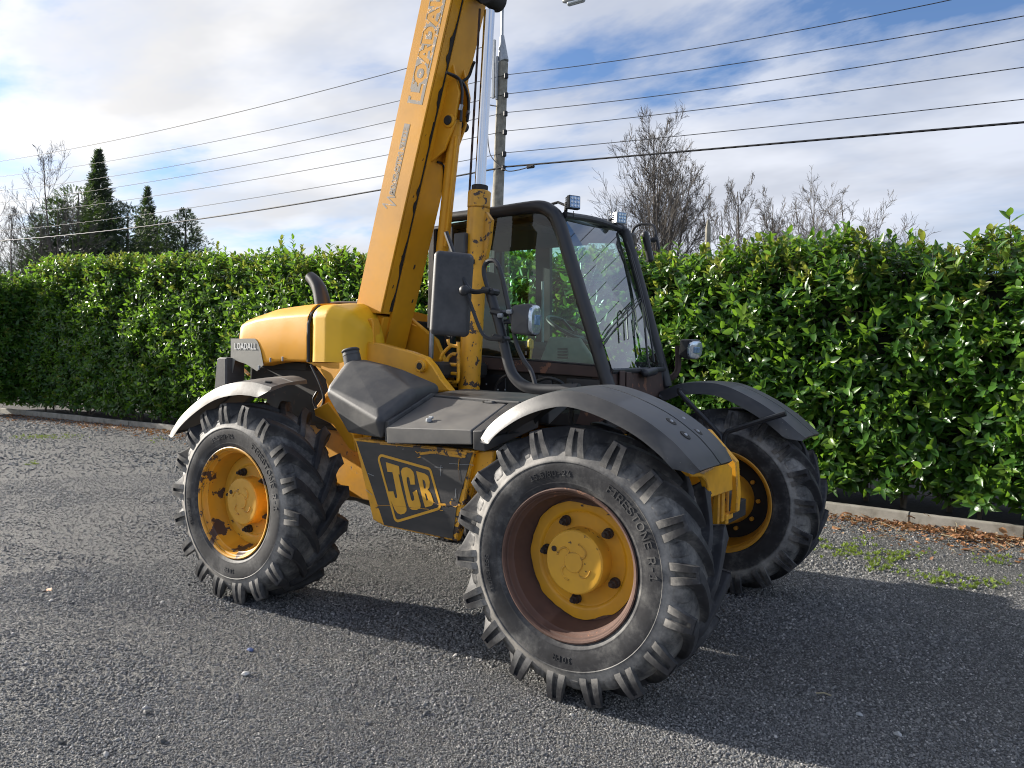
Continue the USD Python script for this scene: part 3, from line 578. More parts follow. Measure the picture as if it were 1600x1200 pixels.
# ---------------------------------------------------------------- utility pole, lamp, wires, post
PY = 10.8
pb, pt = Y(777.5, 320, PY), Y(786, 97, PY)
axis = (pt-pb)/(pt-pb)[2]
def pole_at(z): return pb + axis*(z-pb[2])
pole = empty('utility_pole', pole_at(0), label='weathered wooden utility pole behind the cab carrying the wires', cat='pole')
obj('shaft', tube([pole_at(z) for z in (0, 2, 4, 6, pt[2]-0.03, pt[2])], [0.165, 0.155, 0.14, 0.13, 0.12, 0.10], 16), 'pole_wood', pole)
top = pole_at(pt[2])
bw = Y(766, 100, PY-0.1)
obj('bracket', [cbox(Y(771.5, 108, PY-0.15), (0.07, 0.06, 1.35), 0.008), cbox(Y(766, 70, PY-0.15), (0.22, 0.05, 0.10), 0.01)], 'galvanised', pole)
obj('bracket', cbox(Y(776.5, 122, PY-0.14), (0.05, 0.05, 1.0), 0.006), 'galvanised', pole)
obj('cable', tube([Y(*q, PY-0.16) for q in ((765, 110), (765, 150), (762, 200), (764, 232), (770, 248), (790, 266), (808, 266), (830, 260))], 0.012, 6, smooth=6), 'wire_black', pole)
obj('cable', tube([Y(*q, PY-0.17) for q in ((764, 164), (776, 166))], 0.014, 6), 'wire_black', pole)
WP = [(768, 72), (790, 117), (790, 147), (789, 176), (788, 205), (787, 239), (786, 261)]
for q in WP[1:]:
    c = Y(q[0]+1, q[1]+1, PY-0.12); obj('insulator', cyl(c-[0, 0, 0.07], c+[0, 0, 0.05], 0.05, 10, 0.015), 'wire_black', pole)
lamp = empty('street_lamp', top, label='grey street lamp on a thin bent arm above the utility pole', cat='street lamp')
obj('socket', tube([Y(787, 97, PY), Y(786, 94, PY), Y(784.5, 56, PY)], [0.12, 0.13, 0.05], 16), 'galvanised', lamp)
head = Y(899, -1, PY-0.6)
obj('arm', tube([Y(784.5, 60, PY), Y(785, 18, PY), Y(788, -30, PY), Y(815, -62, PY-0.2), Y(860, -30, PY-0.4), head+[0, 0, 0.10]], 0.035, 10, smooth=8), 'galvanised', lamp)
hd = obj('lamp_head', loft([[(head[0]+x, head[1]+0.12*w*math.cos(a), head[2]+0.03+0.09*w*math.sin(a)) for a in np.linspace(0, 2*PI, 16, endpoint=False)] for x, w in ((-0.30, .35), (-0.2, .8), (0, 1), (0.2, 1), (0.30, .5))]), 'galvanised', lamp)
obj('lens', rhull([head+[-0.14, 0, -0.05], head+[0.18, 0, -0.05]], 0.06, 2), 'lamp_clear', lamp)
left = [((0, 252), (500, 143)), ((0, 276), (500, 186)), ((0, 298), (500, 214)), ((0, 317), (500, 236)), ((0, 337), (500, 262)), ((0, 361), (500, 292)), ((0, 376), (500, 313))]
right = [None, ((1250, 47), (1485, 0)), ((1250, 84), (1600, 25)), ((1250, 119), (1600, 62)), ((1250, 152), (1600, 105)), ((1250, 193), (1600, 155)), ((1250, 221), (1600, 191))]
names = ['topmost overhead wire, left of the boom only', 'second overhead wire from the top, leaving the frame at the top right', 'third overhead wire from the top', 'fourth overhead wire from the top', 'fifth overhead wire from the top', 'thin overhead wire just above the thick cable', 'thick black lowest overhead cable on the pole']
for k in range(7):
    A = Y(WP[k][0]-8, WP[k][1]+(2 if k else 0), PY-0.12); A2 = Y(*WP[k], PY-0.12); pts = []
    q = np.array([[p[0], p[2]] for p in (Y(*left[k][0], PY-0.12), Y(*left[k][1], PY-0.12), A)])
    c = np.polyfit(q[:, 0], q[:, 1], 2)
    for x in np.linspace(-50, A[0], 26): pts.append((x, PY-0.12, np.polyval(c, x)))
    if right[k]:
        q = np.array([[p[0], p[2]] for p in (A2, Y(*right[k][0], PY-0.12), Y(*right[k][1], PY-0.12))]); c = np.polyfit(q[:, 0], q[:, 1], 2)
        for x in np.linspace(A2[0], 6.0, 16): pts.append((x, PY-0.12, np.polyval(c, x)))
    obj('overhead_wire', tube(pts, 0.019 if k == 6 else (0.0075 if k else 0.009), 6), 'wire_black', smooth=True, label=names[k], cat='wire')
cl = Y(829, 261, PY-0.12)
obj('clamp', cyl(cl-[0.10, 0, -0.005], cl+[0.10, 0, 0.005], 0.04, 8, 0.02), 'wire_black', pole)
for k, (a, b, lab) in enumerate((((60, 412), (215, 426), 'upper of two thin distant wires before the conifers'), ((60, 428), (300, 428), 'lower of two thin distant wires before the conifers'))):
    P0, P1 = Y(*a, 24.0), Y(*b, 24.0); d = P1-P0
    obj('distant_wire', tube([P0-d*0.3, P0, (P0+P1)/2-[0, 0, .05], P1, P1+d*0.4], 0.014, 5), 'galvanised', label=lab, cat='wire')
wp = empty('wooden_post', Y(1107, 400, 9.5)*[1, 1, 0], label='pale pointed wooden post showing above the hedge right of the cab', cat='post')
p0, p1 = Y(1105, 420, 9.5), Y(1106.5, 357, 9.5); p0[2] = 0
obj('shaft', tube([p0, p1*[1, 1, 1]-[0, 0, 0.0], p1+[0, 0, 0.16]], [0.052, 0.05, 0.02], 10), 'pole_wood', wp)
obj('base_collar', cyl(p0+[0, 0, 0.0], p0+[0, 0, 0.08], 0.09, 10), 'concrete_kerb', wp)
# ================================================================ TELEHANDLER
tele = empty('telehandler', (-1.15, 0.05, 0), label='worn yellow and black telehandler with its boom raised, parked on the gravel', cat='telehandler')
WR, WB, YN, YF = 0.60, -2.291, -0.96, 1.06

# ---------------------------------------------------------------- wheels
def mobj(name, mesh, mat_, parent, dust=None, smooth=35):
    """a mesh with a per-vertex dust value (a material mask of dried dirt)."""
    w = numbered(path(parent), name); base = ORIGIN.get(path(parent), np.zeros(3))
    v, f, n = meshkit.arrays(mesh, smooth)
    m = usdkit.mesh(stage, w, trimesh.Trimesh(v-base, f, process=False), MAT[mat_], smooth=False)
    if n is not None: m.CreateNormalsAttr(Vt.Vec3fArray.FromNumpy(n.astype(np.float32))); m.SetNormalsInterpolation('vertex')
    pv = UsdGeom.PrimvarsAPI(m).CreatePrimvar('dust', Sdf.ValueTypeNames.FloatArray, 'vertex'); pv.Set(Vt.FloatArray.FromNumpy(np.asarray(dust(v), np.float32)))
    return m.GetPrim()
TY_W = 0.205
def side_w(r):      # half width of the carcass at radius r
    return np.interp(r, [0.325, 0.345, 0.38, 0.43, 0.465, 0.49, 0.51, 0.527, 0.540, 0.550, 0.557], [0.172, 0.186, 0.198, 0.203, 0.199, 0.191, 0.180, 0.165, 0.147, 0.125, 0.09])
def crown_r(w): return np.interp(np.abs(w), [0, 0.09, 0.125, 0.147, 0.165, 0.180, 0.191, 0.199, 0.203], [0.561, 0.557, 0.550, 0.540, 0.527, 0.510, 0.49, 0.465, 0.43])
def tyre_mesh():
    half = [(0.150, 0.318), (0.165, 0.322), (0.176, 0.330)]
    for r in (0.345, 0.356, 0.359, 0.366, 0.38, 0.405, 0.43, 0.446, 0.449, 0.456, 0.460, 0.475, 0.49, 0.51, 0.527, 0.540, 0.550):
        o = 0.003 if 0.448 < r < 0.458 else (0.003 if 0.355 < r < 0.361 else 0)
        half.append((float(side_w(r))+o, r))
    half += [(0.105, 0.5545), (0.06, 0.559)]
    prof = half + [(0.0, 0.561)] + [(-w, r) for w, r in half[::-1]]
    parts = [lathe(prof, 96)]
    N, D = 18, 0.42
    wr = np.random.default_rng(2)
    for s in (1, -1):
        for k in range(N):
            phi0 = 2*PI*(k + (0.5 if s < 0 else 0))/N + wr.normal(0, 0.004)
            rows = []; worn_ = wr.normal(0, 0.0015)
            U = np.linspace(0, 1, 11); wv = 0.188 - 0.212*U
            ph = phi0 - D*(0.20*U + 0.80*U**1.5)
            for u, w, p in zip(U, wv, ph):
                top = 0.6005 - 0.003*u + worn_; hw = 0.030 - 0.006*u; bw = 0.046 - 0.004*u; base = crown_r(w)-0.012
                if u == 1: top, hw = 0.582, 0.018
                elif u > 0.88: top -= 0.006
                dp = np.array([-bw, -hw-0.006, -hw-0.0015, -hw+0.004, hw-0.004, hw+0.0015, hw+0.006, bw])/0.58; rr = np.array([base, top-0.016, top-0.004, top, top, top-0.004, top-0.016, base])
                rows.append([(s*w, r*math.cos(p+d), r*math.sin(p+d)) for d, r in zip(dp, rr)])
            m = grid_mesh(rows); n = len(m.vertices)
            last = np.arange(n-8, n); m.faces = np.vstack([m.faces, [[last[0], last[i+1], last[i]] for i in range(1, 7)]])
            parts.append(m)
            # shoulder end: two broad prongs with a slot between them, flowing down into the sidewall
            def pr(d, w, r): return (s*w, r*math.cos(phi0+d/0.56), r*math.sin(phi0+d/0.56))
            for a, b, ab, bb in ((-0.031, -0.0095, -0.050, -0.015), (0.0095, 0.031, 0.015, 0.050)):
                pts = []
                for d0, d1 in ((a, ab), (b, bb)):
                    pts += [pr(d0, 0.180, 0.600), pr(d0, 0.193, 0.5975), pr(d0*0.98+d1*0.02, 0.1975, 0.590), pr(d0*.6+d1*.4, 0.205, 0.55), pr(d1, 0.2035, 0.497), pr(d1*1.05, 0.196, 0.474), pr(d1, 0.17, 0.49)]
                parts.append(hull(pts))
            parts.append(hull([pr(a, w, r) for a in (-0.017, 0.017) for w, r in ((0.165, 0.598), (0.184, 0.594), (0.188, 0.500), (0.16, 0.50))]))
            parts.append(hull([pr(a, w, r) for a in (-0.030, 0.030) for w, r in ((0.180, 0.6005), (0.1935, 0.5975), (0.1965, 0.586), (0.180, 0.586))]))
            # smooth swelling of the shoulder between two lugs
            parts.append(rhull([pr(PI*0.56/N+o, w, r) for o in (-0.020, 0.004, 0.020) for w, r in ((0.174, 0.492), (0.160, 0.518), (0.14, 0.53))], 0.0175, 1))
    return parts
TYRE = tyre_mesh()
TYRE = [(np.array(m.vertices), np.array(m.faces)) for m in TYRE]
def bent_text(txt, h, r0, ang0, cw=True, depth=0.0022, bold=False, gap=1.0):
    """lettering bent along a circle of radius r0 (baseline), starting at angle ang0 and reading clockwise, standing on the sidewall."""
    m = meshkit.text_mesh(txt, h, 0.002, bold); v = np.array(m.vertices)
    r = r0 + v[:, 1]; a = ang0 - gap*v[:, 0]/(r0+h/2)
    w = side_w(r) + np.where(v[:, 2] > 0.001, depth, -0.003)
    return (np.stack([w, r*np.cos(a), r*np.sin(a)], 1), np.array(m.faces))
def wheel(cx, cy, out, spin, style, label):
    """out: -1 when the outer side faces -y, +1 when it faces +y. Wheel coordinates (w outwards, u forward, z up)."""
    W = empty('wheel', (cx, cy, WR), tele, label=label)
    def T(v, sp=0.0):
        v = np.asarray(v, float); c, s = math.cos(sp), math.sin(sp)
        return np.stack([cx + c*v[:, 1]-s*v[:, 2], cy + out*v[:, 0], WR + s*v[:, 1]+c*v[:, 2]], 1)
    def tm(m, sp=0.0, conv=False):
        v, f = (m.vertices, m.faces) if hasattr(m, 'vertices') else m
        q = trimesh.Trimesh(T(v, sp), f, process=False)
        return q
    body = [tm(m, spin) for m in TYRE]
    for b in body: trimesh.repair.fix_normals(b) if len(b.faces) > 60000 else None
    car = body[0]; c = np.array([cx, cy, WR])
    # carcass: open at the beads, so orient it outwards by hand
    fn = np.cross(car.vertices[car.faces[:, 1]]-car.vertices[car.faces[:, 0]], car.vertices[car.faces[:, 2]]-car.vertices[car.faces[:, 0]]); fc = car.vertices[car.faces].mean(1)
    core = fc-c; rad = np.hypot(core[:, 0], core[:, 2]); ctr = c + np.stack([core[:, 0]/rad*0.45, 0*rad, core[:, 2]/rad*0.45], 1)
    if ((fc-ctr)*fn).sum() < 0: car.faces = car.faces[:, ::-1]
    for b in body[1:]:
        fn = np.cross(b.vertices[b.faces[:, 1]]-b.vertices[b.faces[:, 0]], b.vertices[b.faces[:, 2]]-b.vertices[b.faces[:, 0]]); fc = b.vertices[b.faces].mean(1)
        if ((fc-b.vertices.mean(0))*fn).sum() < 0: b.faces = b.faces[:, ::-1]
    def dust(v):
        d = v-c; r = np.hypot(d[:, 0], d[:, 2]); w = np.abs(d[:, 1]); ang = np.arctan2(d[:, 2], d[:, 0])
        side = np.clip((w-0.16)/0.03, 0, 1)
        band = np.interp(r, [0.33, 0.36, 0.40, 0.445, 0.46, 0.49, 0.515, 0.55, 0.60], [0.50, 0.40, 0.32, 0.46, 0.84, 0.80, 0.46, 0.36, 0.34])
        tread = np.interp(r, [0.53, 0.562, 0.575, 0.592, 0.60], [0.60, 0.62, 0.40, 0.24, 0.30])
        return side*band+(1-side)*tread
    mobj('tyre', trimesh.util.concatenate(body), 'tyre_rubber', W, dust, smooth=40)
    lett = [tm(bent_text('FIRESTONE  R-1', 0.036, 0.392, math.radians(62), gap=1.10), 0), tm(bent_text('15.5/80-24', 0.026, 0.388, math.radians(118), gap=1.05), 0), tm(bent_text('10 PR', 0.024, 0.392, math.radians(-84)), 0), tm(bent_text('TUBELESS', 0.022, 0.40, math.radians(205), gap=1.1), 0)]
    if out < 0:
        for l_ in lett: mobj('lettering', l_, 'tyre_rubber', W, lambda v: np.full(len(v), 0.52), smooth=False)
    # rim
    barrel = {'front': 'rust_rim', 'rear': 'yellow_rim', 'far': 'yellow_clean'}[style]
    disc = 'yellow_hub' if style != 'far' else 'yellow_clean'
    outer = [(0.178, 0.318), (0.1865, 0.322), (0.190, 0.330), (0.187, 0.336), (0.180, 0.333), (0.176, 0.325), (0.170, 0.312), (0.150, 0.306), (0.143, 0.298), (0.10, 0.293), (0.085, 0.286), (0.065, 0.282), (0.045, 0.272)]
    inner = [(0.045, 0.272), (0.0, 0.270), (-0.03, 0.276), (-0.05, 0.284), (-0.085, 0.288), (-0.10, 0.294), (-0.15, 0.299), (-0.158, 0.307), (-0.172, 0.312), (-0.178, 0.325), (-0.182, 0.333), (-0.189, 0.336), (-0.192, 0.330), (-0.188, 0.32)]
    rm = tm(lathe(outer+inner[1:], 72), 0)
    def orient(m, p):      # faces look towards point p
        fn = np.cross(m.vertices[m.faces[:, 1]]-m.vertices[m.faces[:, 0]], m.vertices[m.faces[:, 2]]-m.vertices[m.faces[:, 0]]); fc = m.vertices[m.faces].mean(1)
        if ((np.asarray(p)-fc)*fn).sum() < 0: m.faces = m.faces[:, ::-1]
        return m
    obj('rim', orient(rm, c), barrel, W)
    dp = [(0.020, 0.272), (0.040, 0.2715), (0.046, 0.262), (0.046, 0.228), (0.043, 0.218), (0.034, 0.210), (0.032, 0.200), (0.036, 0.150), (0.036, 0.10)]
    dback = [(-0.012, 0.10), (-0.012, 0.2), (-0.004, 0.25), (0.0, 0.271)]
    if style == 'front':      # ragged edge of the paint that is left on the disc: the rest of the dish is bare rust
        a = np.linspace(0, 2*PI, 181)[:-1]; nr = meshkit.fbm(np.stack([np.cos(a)*2.6, np.sin(a)*2.6, 0*a], -1), 4, 5)
        bite = 0.02*np.exp(-((a-1.45)/0.35)**2)
        rr = 0.2705-0.030*np.clip(nr-0.38, 0, 1)-bite
        rings = []
        for w, f in ((0.046, 1.0), (0.0475, 0.99)):
            rings.append(np.stack([np.full_like(a, w), rr*f*np.cos(a), rr*f*np.sin(a)], 1))
        for w, r in dp[3:]: rings.append(np.stack([np.full_like(a, w+0.0015), r*np.cos(a), r*np.sin(a)], 1))
        obj('disc', orient(tm(lathe(dp, 72), 0), c+[0, out*2, 0]), 'rust_rim', W)
        obj('disc_paint', orient(tm(grid_mesh(np.array(rings), cv=True), 0), c+[0, out*2, 0]), 'yellow_paint', W)
    else:
        obj('disc', orient(tm(lathe(dp, 72), 0), c+[0, out*2, 0]), disc if style != 'far' else 'dirty_black', W)
    obj('disc_back', orient(tm(lathe(dback, 48), 0), c-[0, out*2, 0]), 'dirty_black', W)
    hub = [(0.0, 0.146), (0.10, 0.143), (0.113, 0.1415), (0.119, 0.136), (0.120, 0.128), (0.120, 0.05), (0.1205, 0.0005)]
    obj('hub', orient(tm(lathe(hub, 56), 0), c+[0, out*2, 0]), 'yellow_hub', W)
    # raised casting on the hub cap: a round boss with four curved arms
    em = [cyl((0.117, 0, 0), (0.1245, 0, 0), 0.046, 28, 0.003)]
    for k in range(4):
        b = k*PI/2+0.5; pts = [(0.1195, r*math.cos(b+o), r*math.sin(b+o)) for r, o in ((0.045, 0), (0.062, 0.03), (0.078, 0.22), (0.085, 0.5), (0.086, 0.8))]
        em.append(tube(spline(pts, 5), 0.0055, 6))
    obj('hub_boss', [tm(m) for m in em], 'yellow_hub', W)
    obj('hub_plug', tm(cyl((0.117, 0.11*math.cos(2.7), 0.11*math.sin(2.7)), (0.1265, 0.11*math.cos(2.7), 0.11*math.sin(2.7)), 0.013, 8)), 'rust_nut', W)
    for k in range(5):
        b = math.radians(118-71.8*k-(16 if k == 4 else 0)); r = 0.183; p = np.array([0.030, r*math.cos(b), r*math.sin(b)])
        nut = [cyl(p, p+[0.022, 0, 0], 0.024, 12, 0.004), cyl(p+[0.015, 0, 0], p+[0.045, 0, 0], 0.019, 6, 0.003), cyl(p+[0.03, 0, 0], p+[0.062, 0, 0], 0.010, 8, 0.002)]
        obj('wheel_nut', [tm(m) for m in nut], 'rust_nut' if style == 'front' else 'dirty_black', W)
    # inner side: axle hub
    ih = [(-0.24, 0.02), (-0.24, 0.13), (-0.20, 0.16), (-0.06, 0.165), (-0.05, 0.17), (-0.01, 0.175)]
    obj('brake_drum', orient(tm(lathe(ih, 40)), c-[0, out*2, 0]), 'yellow_clean', W)
    if style == 'far':
        for k in range(10):
            b = k*2*PI/10; p = np.array([-0.014, 0.205*math.cos(b), 0.205*math.sin(b)]); obj('wheel_bolt', tm(cyl(p, p-[0.03, 0, 0], 0.014, 8)), 'yellow_clean', W)
wheel(0, YN, -1, 0.10, 'front', 'near front wheel with rusted rim and yellow hub')
wheel(WB, YN, -1, 0.31, 'rear', 'near rear wheel with flaking yellow rim')
wheel(0, YF, 1, 0.22, 'far', 'far front wheel seen from its inner side')
wheel(WB, YF, 1, 0.05, 'far', 'far rear wheel hidden behind the body')

# ---------------------------------------------------------------- chassis and axles
cx0 = [(-2.75, 0.62), (-2.75, 1.0), (-2.2, 1.08), (-0.2, 1.02), (0.30, 1.06), (0.46, 0.92), (0.46, 0.72), (0.1, 0.60), (-1.9, 0.56)]
obj('chassis_plate', plate(cx0, -0.42, -0.38, 0.005), 'yellow_chipped', tele)
obj('chassis_plate', plate([(min(x, -0.25), z) for x, z in cx0 if x < 0.2], 0.46, 0.50, 0.005), 'yellow_chipped', tele)
obj('chassis_floor', [cbox((-1.2, 0.04, 0.66), (3.0, 0.80, 0.10)), cbox((-1.2, 0.04, 0.92), (2.6, 0.80, 0.06))], 'dirty_black', tele)
obj('transmission', [rhull([(-1.6, -0.2, 0.62), (-0.9, -0.2, 0.60), (-1.6, 0.3, 0.62), (-0.9, 0.3, 0.60)], 0.14, 2), tube([(-2.2, 0.05, 0.62), (0, 0.05, 0.62)], 0.05, 12)], 'dirty_black', tele)
for cx in (0, WB):
    obj('axle', [tube([(cx, YN+0.2, WR), (cx, -0.35, WR), (cx, -0.12, WR), (cx, 0.05, WR), (cx, 0.22, WR), (cx, 0.45, WR), (cx, YF-0.2, WR)], [0.10, 0.085, 0.13, 0.20, 0.13, 0.085, 0.10], 20), cbox((cx-0.17, YN+0.22, WR), (0.12, 0.16, 0.14)), cbox((cx-0.17, YF-0.22, WR), (0.12, 0.16, 0.14)),
        tube([(cx-0.2, YN+0.2, WR), (cx-0.2, YF-0.2, WR)], 0.028, 10)], 'yellow_clean' if cx == 0 else 'dirty_black', tele)
# swooping yellow side of the chassis ahead of the rear wheel
sw = [(478, 566), (560, 566), (600, 640), (565, 700), (553, 706), (545, 690), (522, 668), (506, 652), (490, 640), (512, 610), (508, 592), (492, 572)]
obj('chassis_side', plate(XZ(sw, -0.58), -0.58, -0.44, 0.006), 'yellow_boom', tele)
sw2 = [(490, 640), (512, 628), (552, 680), (556, 706), (545, 702), (520, 664), (492, 650)]
obj('chassis_lip', plate(XZ(sw2, -0.66), -0.66, -0.58, 0.006), 'yellow_boom', tele)
# engine bay darkness behind the rear wheel arch and its hose
obj('engine_block', [cbox((-2.35, -0.12, 1.22), (1.0, 0.72, 0.40), 0.03), cbox((-2.2, -0.42, 1.1), (0.3, 0.10, 0.2), 0.02)], 'dirty_black', tele)
obj('hose', tube([Y(*q, -0.60) for q in ((486, 570), (500, 600), (506, 625), (497, 640), (490, 625), (496, 612))], 0.009, 8, smooth=6), 'hose_black', tele)
# front nose: side plate with a flange, and the sloping yellow front plate
ns = [(1098, 672), (1107, 672), (1150, 722), (1153, 772), (1151, 800), (1140, 804), (1143, 770), (1141, 732), (1100, 684)]
obj('nose_plate', plate(XZ(ns, -0.44), -0.44, -0.39, 0.005), 'yellow_chipped', tele)
def nose_front():
    x = 0.50; up = [(1064, 728), (1100, 741), (1131, 718), (1144, 731), (1145, 766), (1110, 778), (1104, 752), (1098, 745), (1082, 745)]
    P = np.array([on(a, b, 0, x) for a, b in up])
    return slab(P[:, 1:], lambda a, b, t: np.stack([t, a, b], -1), x, x-0.03, 0.004)
obj('nose_front', nose_front(), 'yellow_chipped', tele)
obj('nose_bracket', [cbox(on(1119, 792, 0, 0.46), (0.03, 0.02, 0.16), 0.004), cbox(on(1126, 790, 0, 0.46), (0.03, 0.035, 0.15), 0.004), cbox(on(1134, 806, 0, 0.46), (0.04, 0.10, 0.03), 0.004)], 'yellow_chipped', tele)
obj('nose_opening', rhull([on(1130, 775, 0, 0.42), on(1144, 775, 0, 0.42), on(1132, 805, 0, 0.42), on(1143, 800, 0, 0.42)], 0.035, 1), 'dirty_black', tele)
obj('nose_cross', cbox((0.36, -0.28, 0.90), (0.06, 0.24, 0.14)), 'yellow_chipped', tele)

# ---------------------------------------------------------------- rear engine cover
HS = [(361.5, 521, 361, 516), (365, 514, 364.5, 509.5), (372, 506, 370, 504), (382, 502.5, 380, 497.5), (398, 497, 397, 491), (418, 493.2, 418, 484), (440, 490.8, 436, 480.5), (462, 489, 462, 477.5), (480, 488, 486, 475.3)]
YH = -0.60
top = []
for cx_, cy_, sx_, sy_ in HS:
    a = Y(cx_, cy_, YH)[[0, 2]]; b = Y(sx_, sy_, YH+0.09); top.append((a[0], a[1], max(b[2], a[1]+0.012)))
top = np.array(top); xs = np.linspace(top[0, 0], top[-1, 0], 30)
zc, zs = np.interp(xs, top[:, 0], top[:, 1]), np.interp(xs, top[:, 0], top[:, 2])
bot = XZ([(361, 561), (364, 561), (366.5, 558), (384, 563), (401, 572), (411.5, 569), (424.5, 566.5), (440, 564.7), (475, 566)], YH)
zb = np.interp(xs, bot[:, 0], bot[:, 1])
rings = []
for x, c_, s_, b_ in zip(xs, zc, zs, zb):
    tuck = 0.10*max(0, 1-(x-xs[0])/0.12)**2
    near = [(YH+0.03, b_), (YH, b_+0.02), (YH-0.004, (b_+c_)/2), (YH+0.004, c_-0.03), (YH+0.018, c_-0.008), (YH+0.045, c_+(s_-c_)*0.55), (YH+0.09, s_), (YH+0.2, s_+0.012)]
    near = [(y+tuck, z) for y, z in near]
    far = [(0.10-y, z) for y, z in near[::-1]]
    rings.append([(x, y, z) for y, z in near+far])
obj('engine_cover', loft(rings), 'yellow_hood', tele, smooth=50)
dec = [(360.6, 529), (398, 529), (402.5, 534), (407, 547), (411.5, 570.5), (401.5, 580), (384, 568.5), (367, 563), (362, 588), (360.6, 588)]
obj('decal', plate(XZ(dec, YH-0.0075), YH-0.0075, YH-0.0055, 0), 'grey_decal', tele)
def lettering_on(P00, ex, ey, txt, h, mat_, name='lettering', bold=True, squash=1.0, parent=None):
    m = meshkit.text_mesh(txt, h, 0.002, bold); v = np.array(m.vertices); n = np.cross(ex, ey)
    obj(name, trimesh.Trimesh(P00+v[:, :1]*squash*ex+v[:, 1:2]*ey+v[:, 2:3]*n, m.faces, process=False), mat_, parent or tele, smooth=False)
lp = Y(365.8, 545.5, YH-0.0095); lw = np.linalg.norm(Y(400.5, 545.5, YH-0.0095)-lp)
tw = meshkit.text_mesh('LOADALL', 0.042, 0.002, True).bounds[1][0]
lettering_on(lp, np.array([1.0, 0, 0]), np.array([0, 0, 1.0]), 'LOADALL', 0.042, 'white_print', squash=lw/tw)
for q in ((422.5, 562.5), (441.5, 560.8), (404.5, 574.5)): obj('latch_pin', cbox(Y(*q, YH-0.008), (0.012, 0.012, 0.03), 0.003), 'galvanised', tele)
obj('yellow_pipe', tube([Y(*q, -0.45) for q in ((372, 570), (380, 577), (390, 586))], 0.012, 8), 'yellow_chipped', tele)
obj('cover_back', cbox((-2.72, 0.05, 1.32), (0.62, 1.05, 0.28), 0.02), 'dirty_black', tele)
# lemon cowl
cw = []
for x, y, r in ((-2.19, -0.505, 0.095), (-2.12, -0.505, 0.095), (-2.04, -0.475, 0.10), (-1.99, -0.43, 0.10), (-1.965, -0.34, 0.09)):
    cw.append((x, y, 1.56, r))
pts, rad = [], []
for (x, y, z, r), zt in zip(cw, (1.742, 1.742, 1.715, 1.66, 1.62)):
    pts += [(x, y, z), (x, y, zt-0.01)]; rad += [r, r]
pts = [(x, y, z-0.25*(z < 1.6)) for x, y, z in pts]; pts += [(-2.19, -0.30, 1.752), (-2.09, -0.28, 1.75), (-2.19, -0.28, 1.3), (-1.97, -0.28, 1.3)]; rad += [0.1]*4
cowl = rhull(pts, rad, 3).slice_plane([0, 0, 1.452], [0, 0, 1], cap=True, engine='earcut').slice_plane([-2.262, 0, 0], [1, 0, 0], cap=True, engine='earcut')
obj('cowl', cowl, 'lemon_hood', tele, smooth=30)
obj('cover_gap', cbox((-2.275, 0.05, 1.60), (0.04, 1.22, 0.36), 0.01), 'dirty_black', tele)
obj('cover_seal', tube([(-2.275, YH+0.012, 1.45), (-2.272, YH+0.008, 1.70), (-2.27, YH+0.03, 1.765), (-2.27, YH+0.10, 1.822)], 0.012, 6), 'hose_black', tele)
obj('tower_panel', plate(XZ([(563, 500), (580, 497), (583, 505), (583, 556), (566, 558)], -0.40), -0.40, -0.33, 0.008), 'yellow_boom', tele)
ex = [Y(*q, -0.20) for q in ((506, 485), (503, 468), (499, 452), (492, 440), (484, 432))]
obj('exhaust', tube(ex, [0.056, 0.056, 0.052, 0.046, 0.040], 16, smooth=6), 'cab_black', tele)
obj('cowl_pipe', tube([Y(*q, 0.1) for q in ((510, 474), (530, 472.5), (560, 473))], 0.01, 6), 'rusty_sill', tele)
bx = XZ([(333, 618), (338, 561), (342, 558), (353, 559), (353, 618)], -0.66)
obj('rear_lamp_box', plate(bx, -0.66, -0.5, 0.01), 'black_plastic', tele)
# ---------------------------------------------------------------- right side: tower side plate with pin
tp = [(553, 533), (592, 536), (640, 549), (664, 558), (676, 572), (688, 592), (704, 611), (640, 616), (560, 600), (545, 570)]
obj('tower_side', plate(XZ(tp, -0.44), -0.44, -0.38, 0.008), 'yellow_paint', tele)
pc = Y(655, 572, -0.47)
obj('pivot_pin', [cyl(pc, pc+[0, 0.06, 0], 0.038, 18, 0.006)], 'yellow_chipped', tele)
obj('pin_hole', cyl(pc-[0, 0.004, 0], pc+[0, 0.02, 0], 0.022, 14, 0.003), 'dirty_black', tele)
obj('tower_floor', cbox((-1.75, -0.1, 1.42), (0.8, 0.5, 0.10), 0.02), 'dirty_black', tele)
obj('tower_inner', plate([(-2.25, 1.3), (-1.55, 1.3), (-1.72, 1.62), (-2.0, 1.80), (-2.2, 1.7)], 0.04, 0.08, 0.006), 'yellow_boom', tele)
obj('tower_inner', plate([(-2.25, 1.3), (-1.75, 1.3), (-1.9, 1.5), (-2.2, 1.62)], -0.36, -0.32, 0.006), 'yellow_boom', tele)

# ---------------------------------------------------------------- boom
B0 = Y(594.5, 490, -0.30); B1 = Y(705, 0, -0.30); ba = (B1-B0)/np.linalg.norm(B1-B0); bn = np.array([-ba[2], 0, ba[0]])
def bp(s, n, y): return B0 + np.asarray(s)[..., None]*ba + np.asarray(n)[..., None]*bn + (np.asarray(y)[..., None]+0.30)*np.array([0, 1.0, 0])
def bslab(poly, y0, y1, ch=0.004): return slab(poly, lambda a, b, t: bp(a, b, t), y0, y1, ch)
def edge_n(s): return np.interp(s, [0, 1.9, 3.4], [0.232, 0.250, 0.262])
L = 3.3
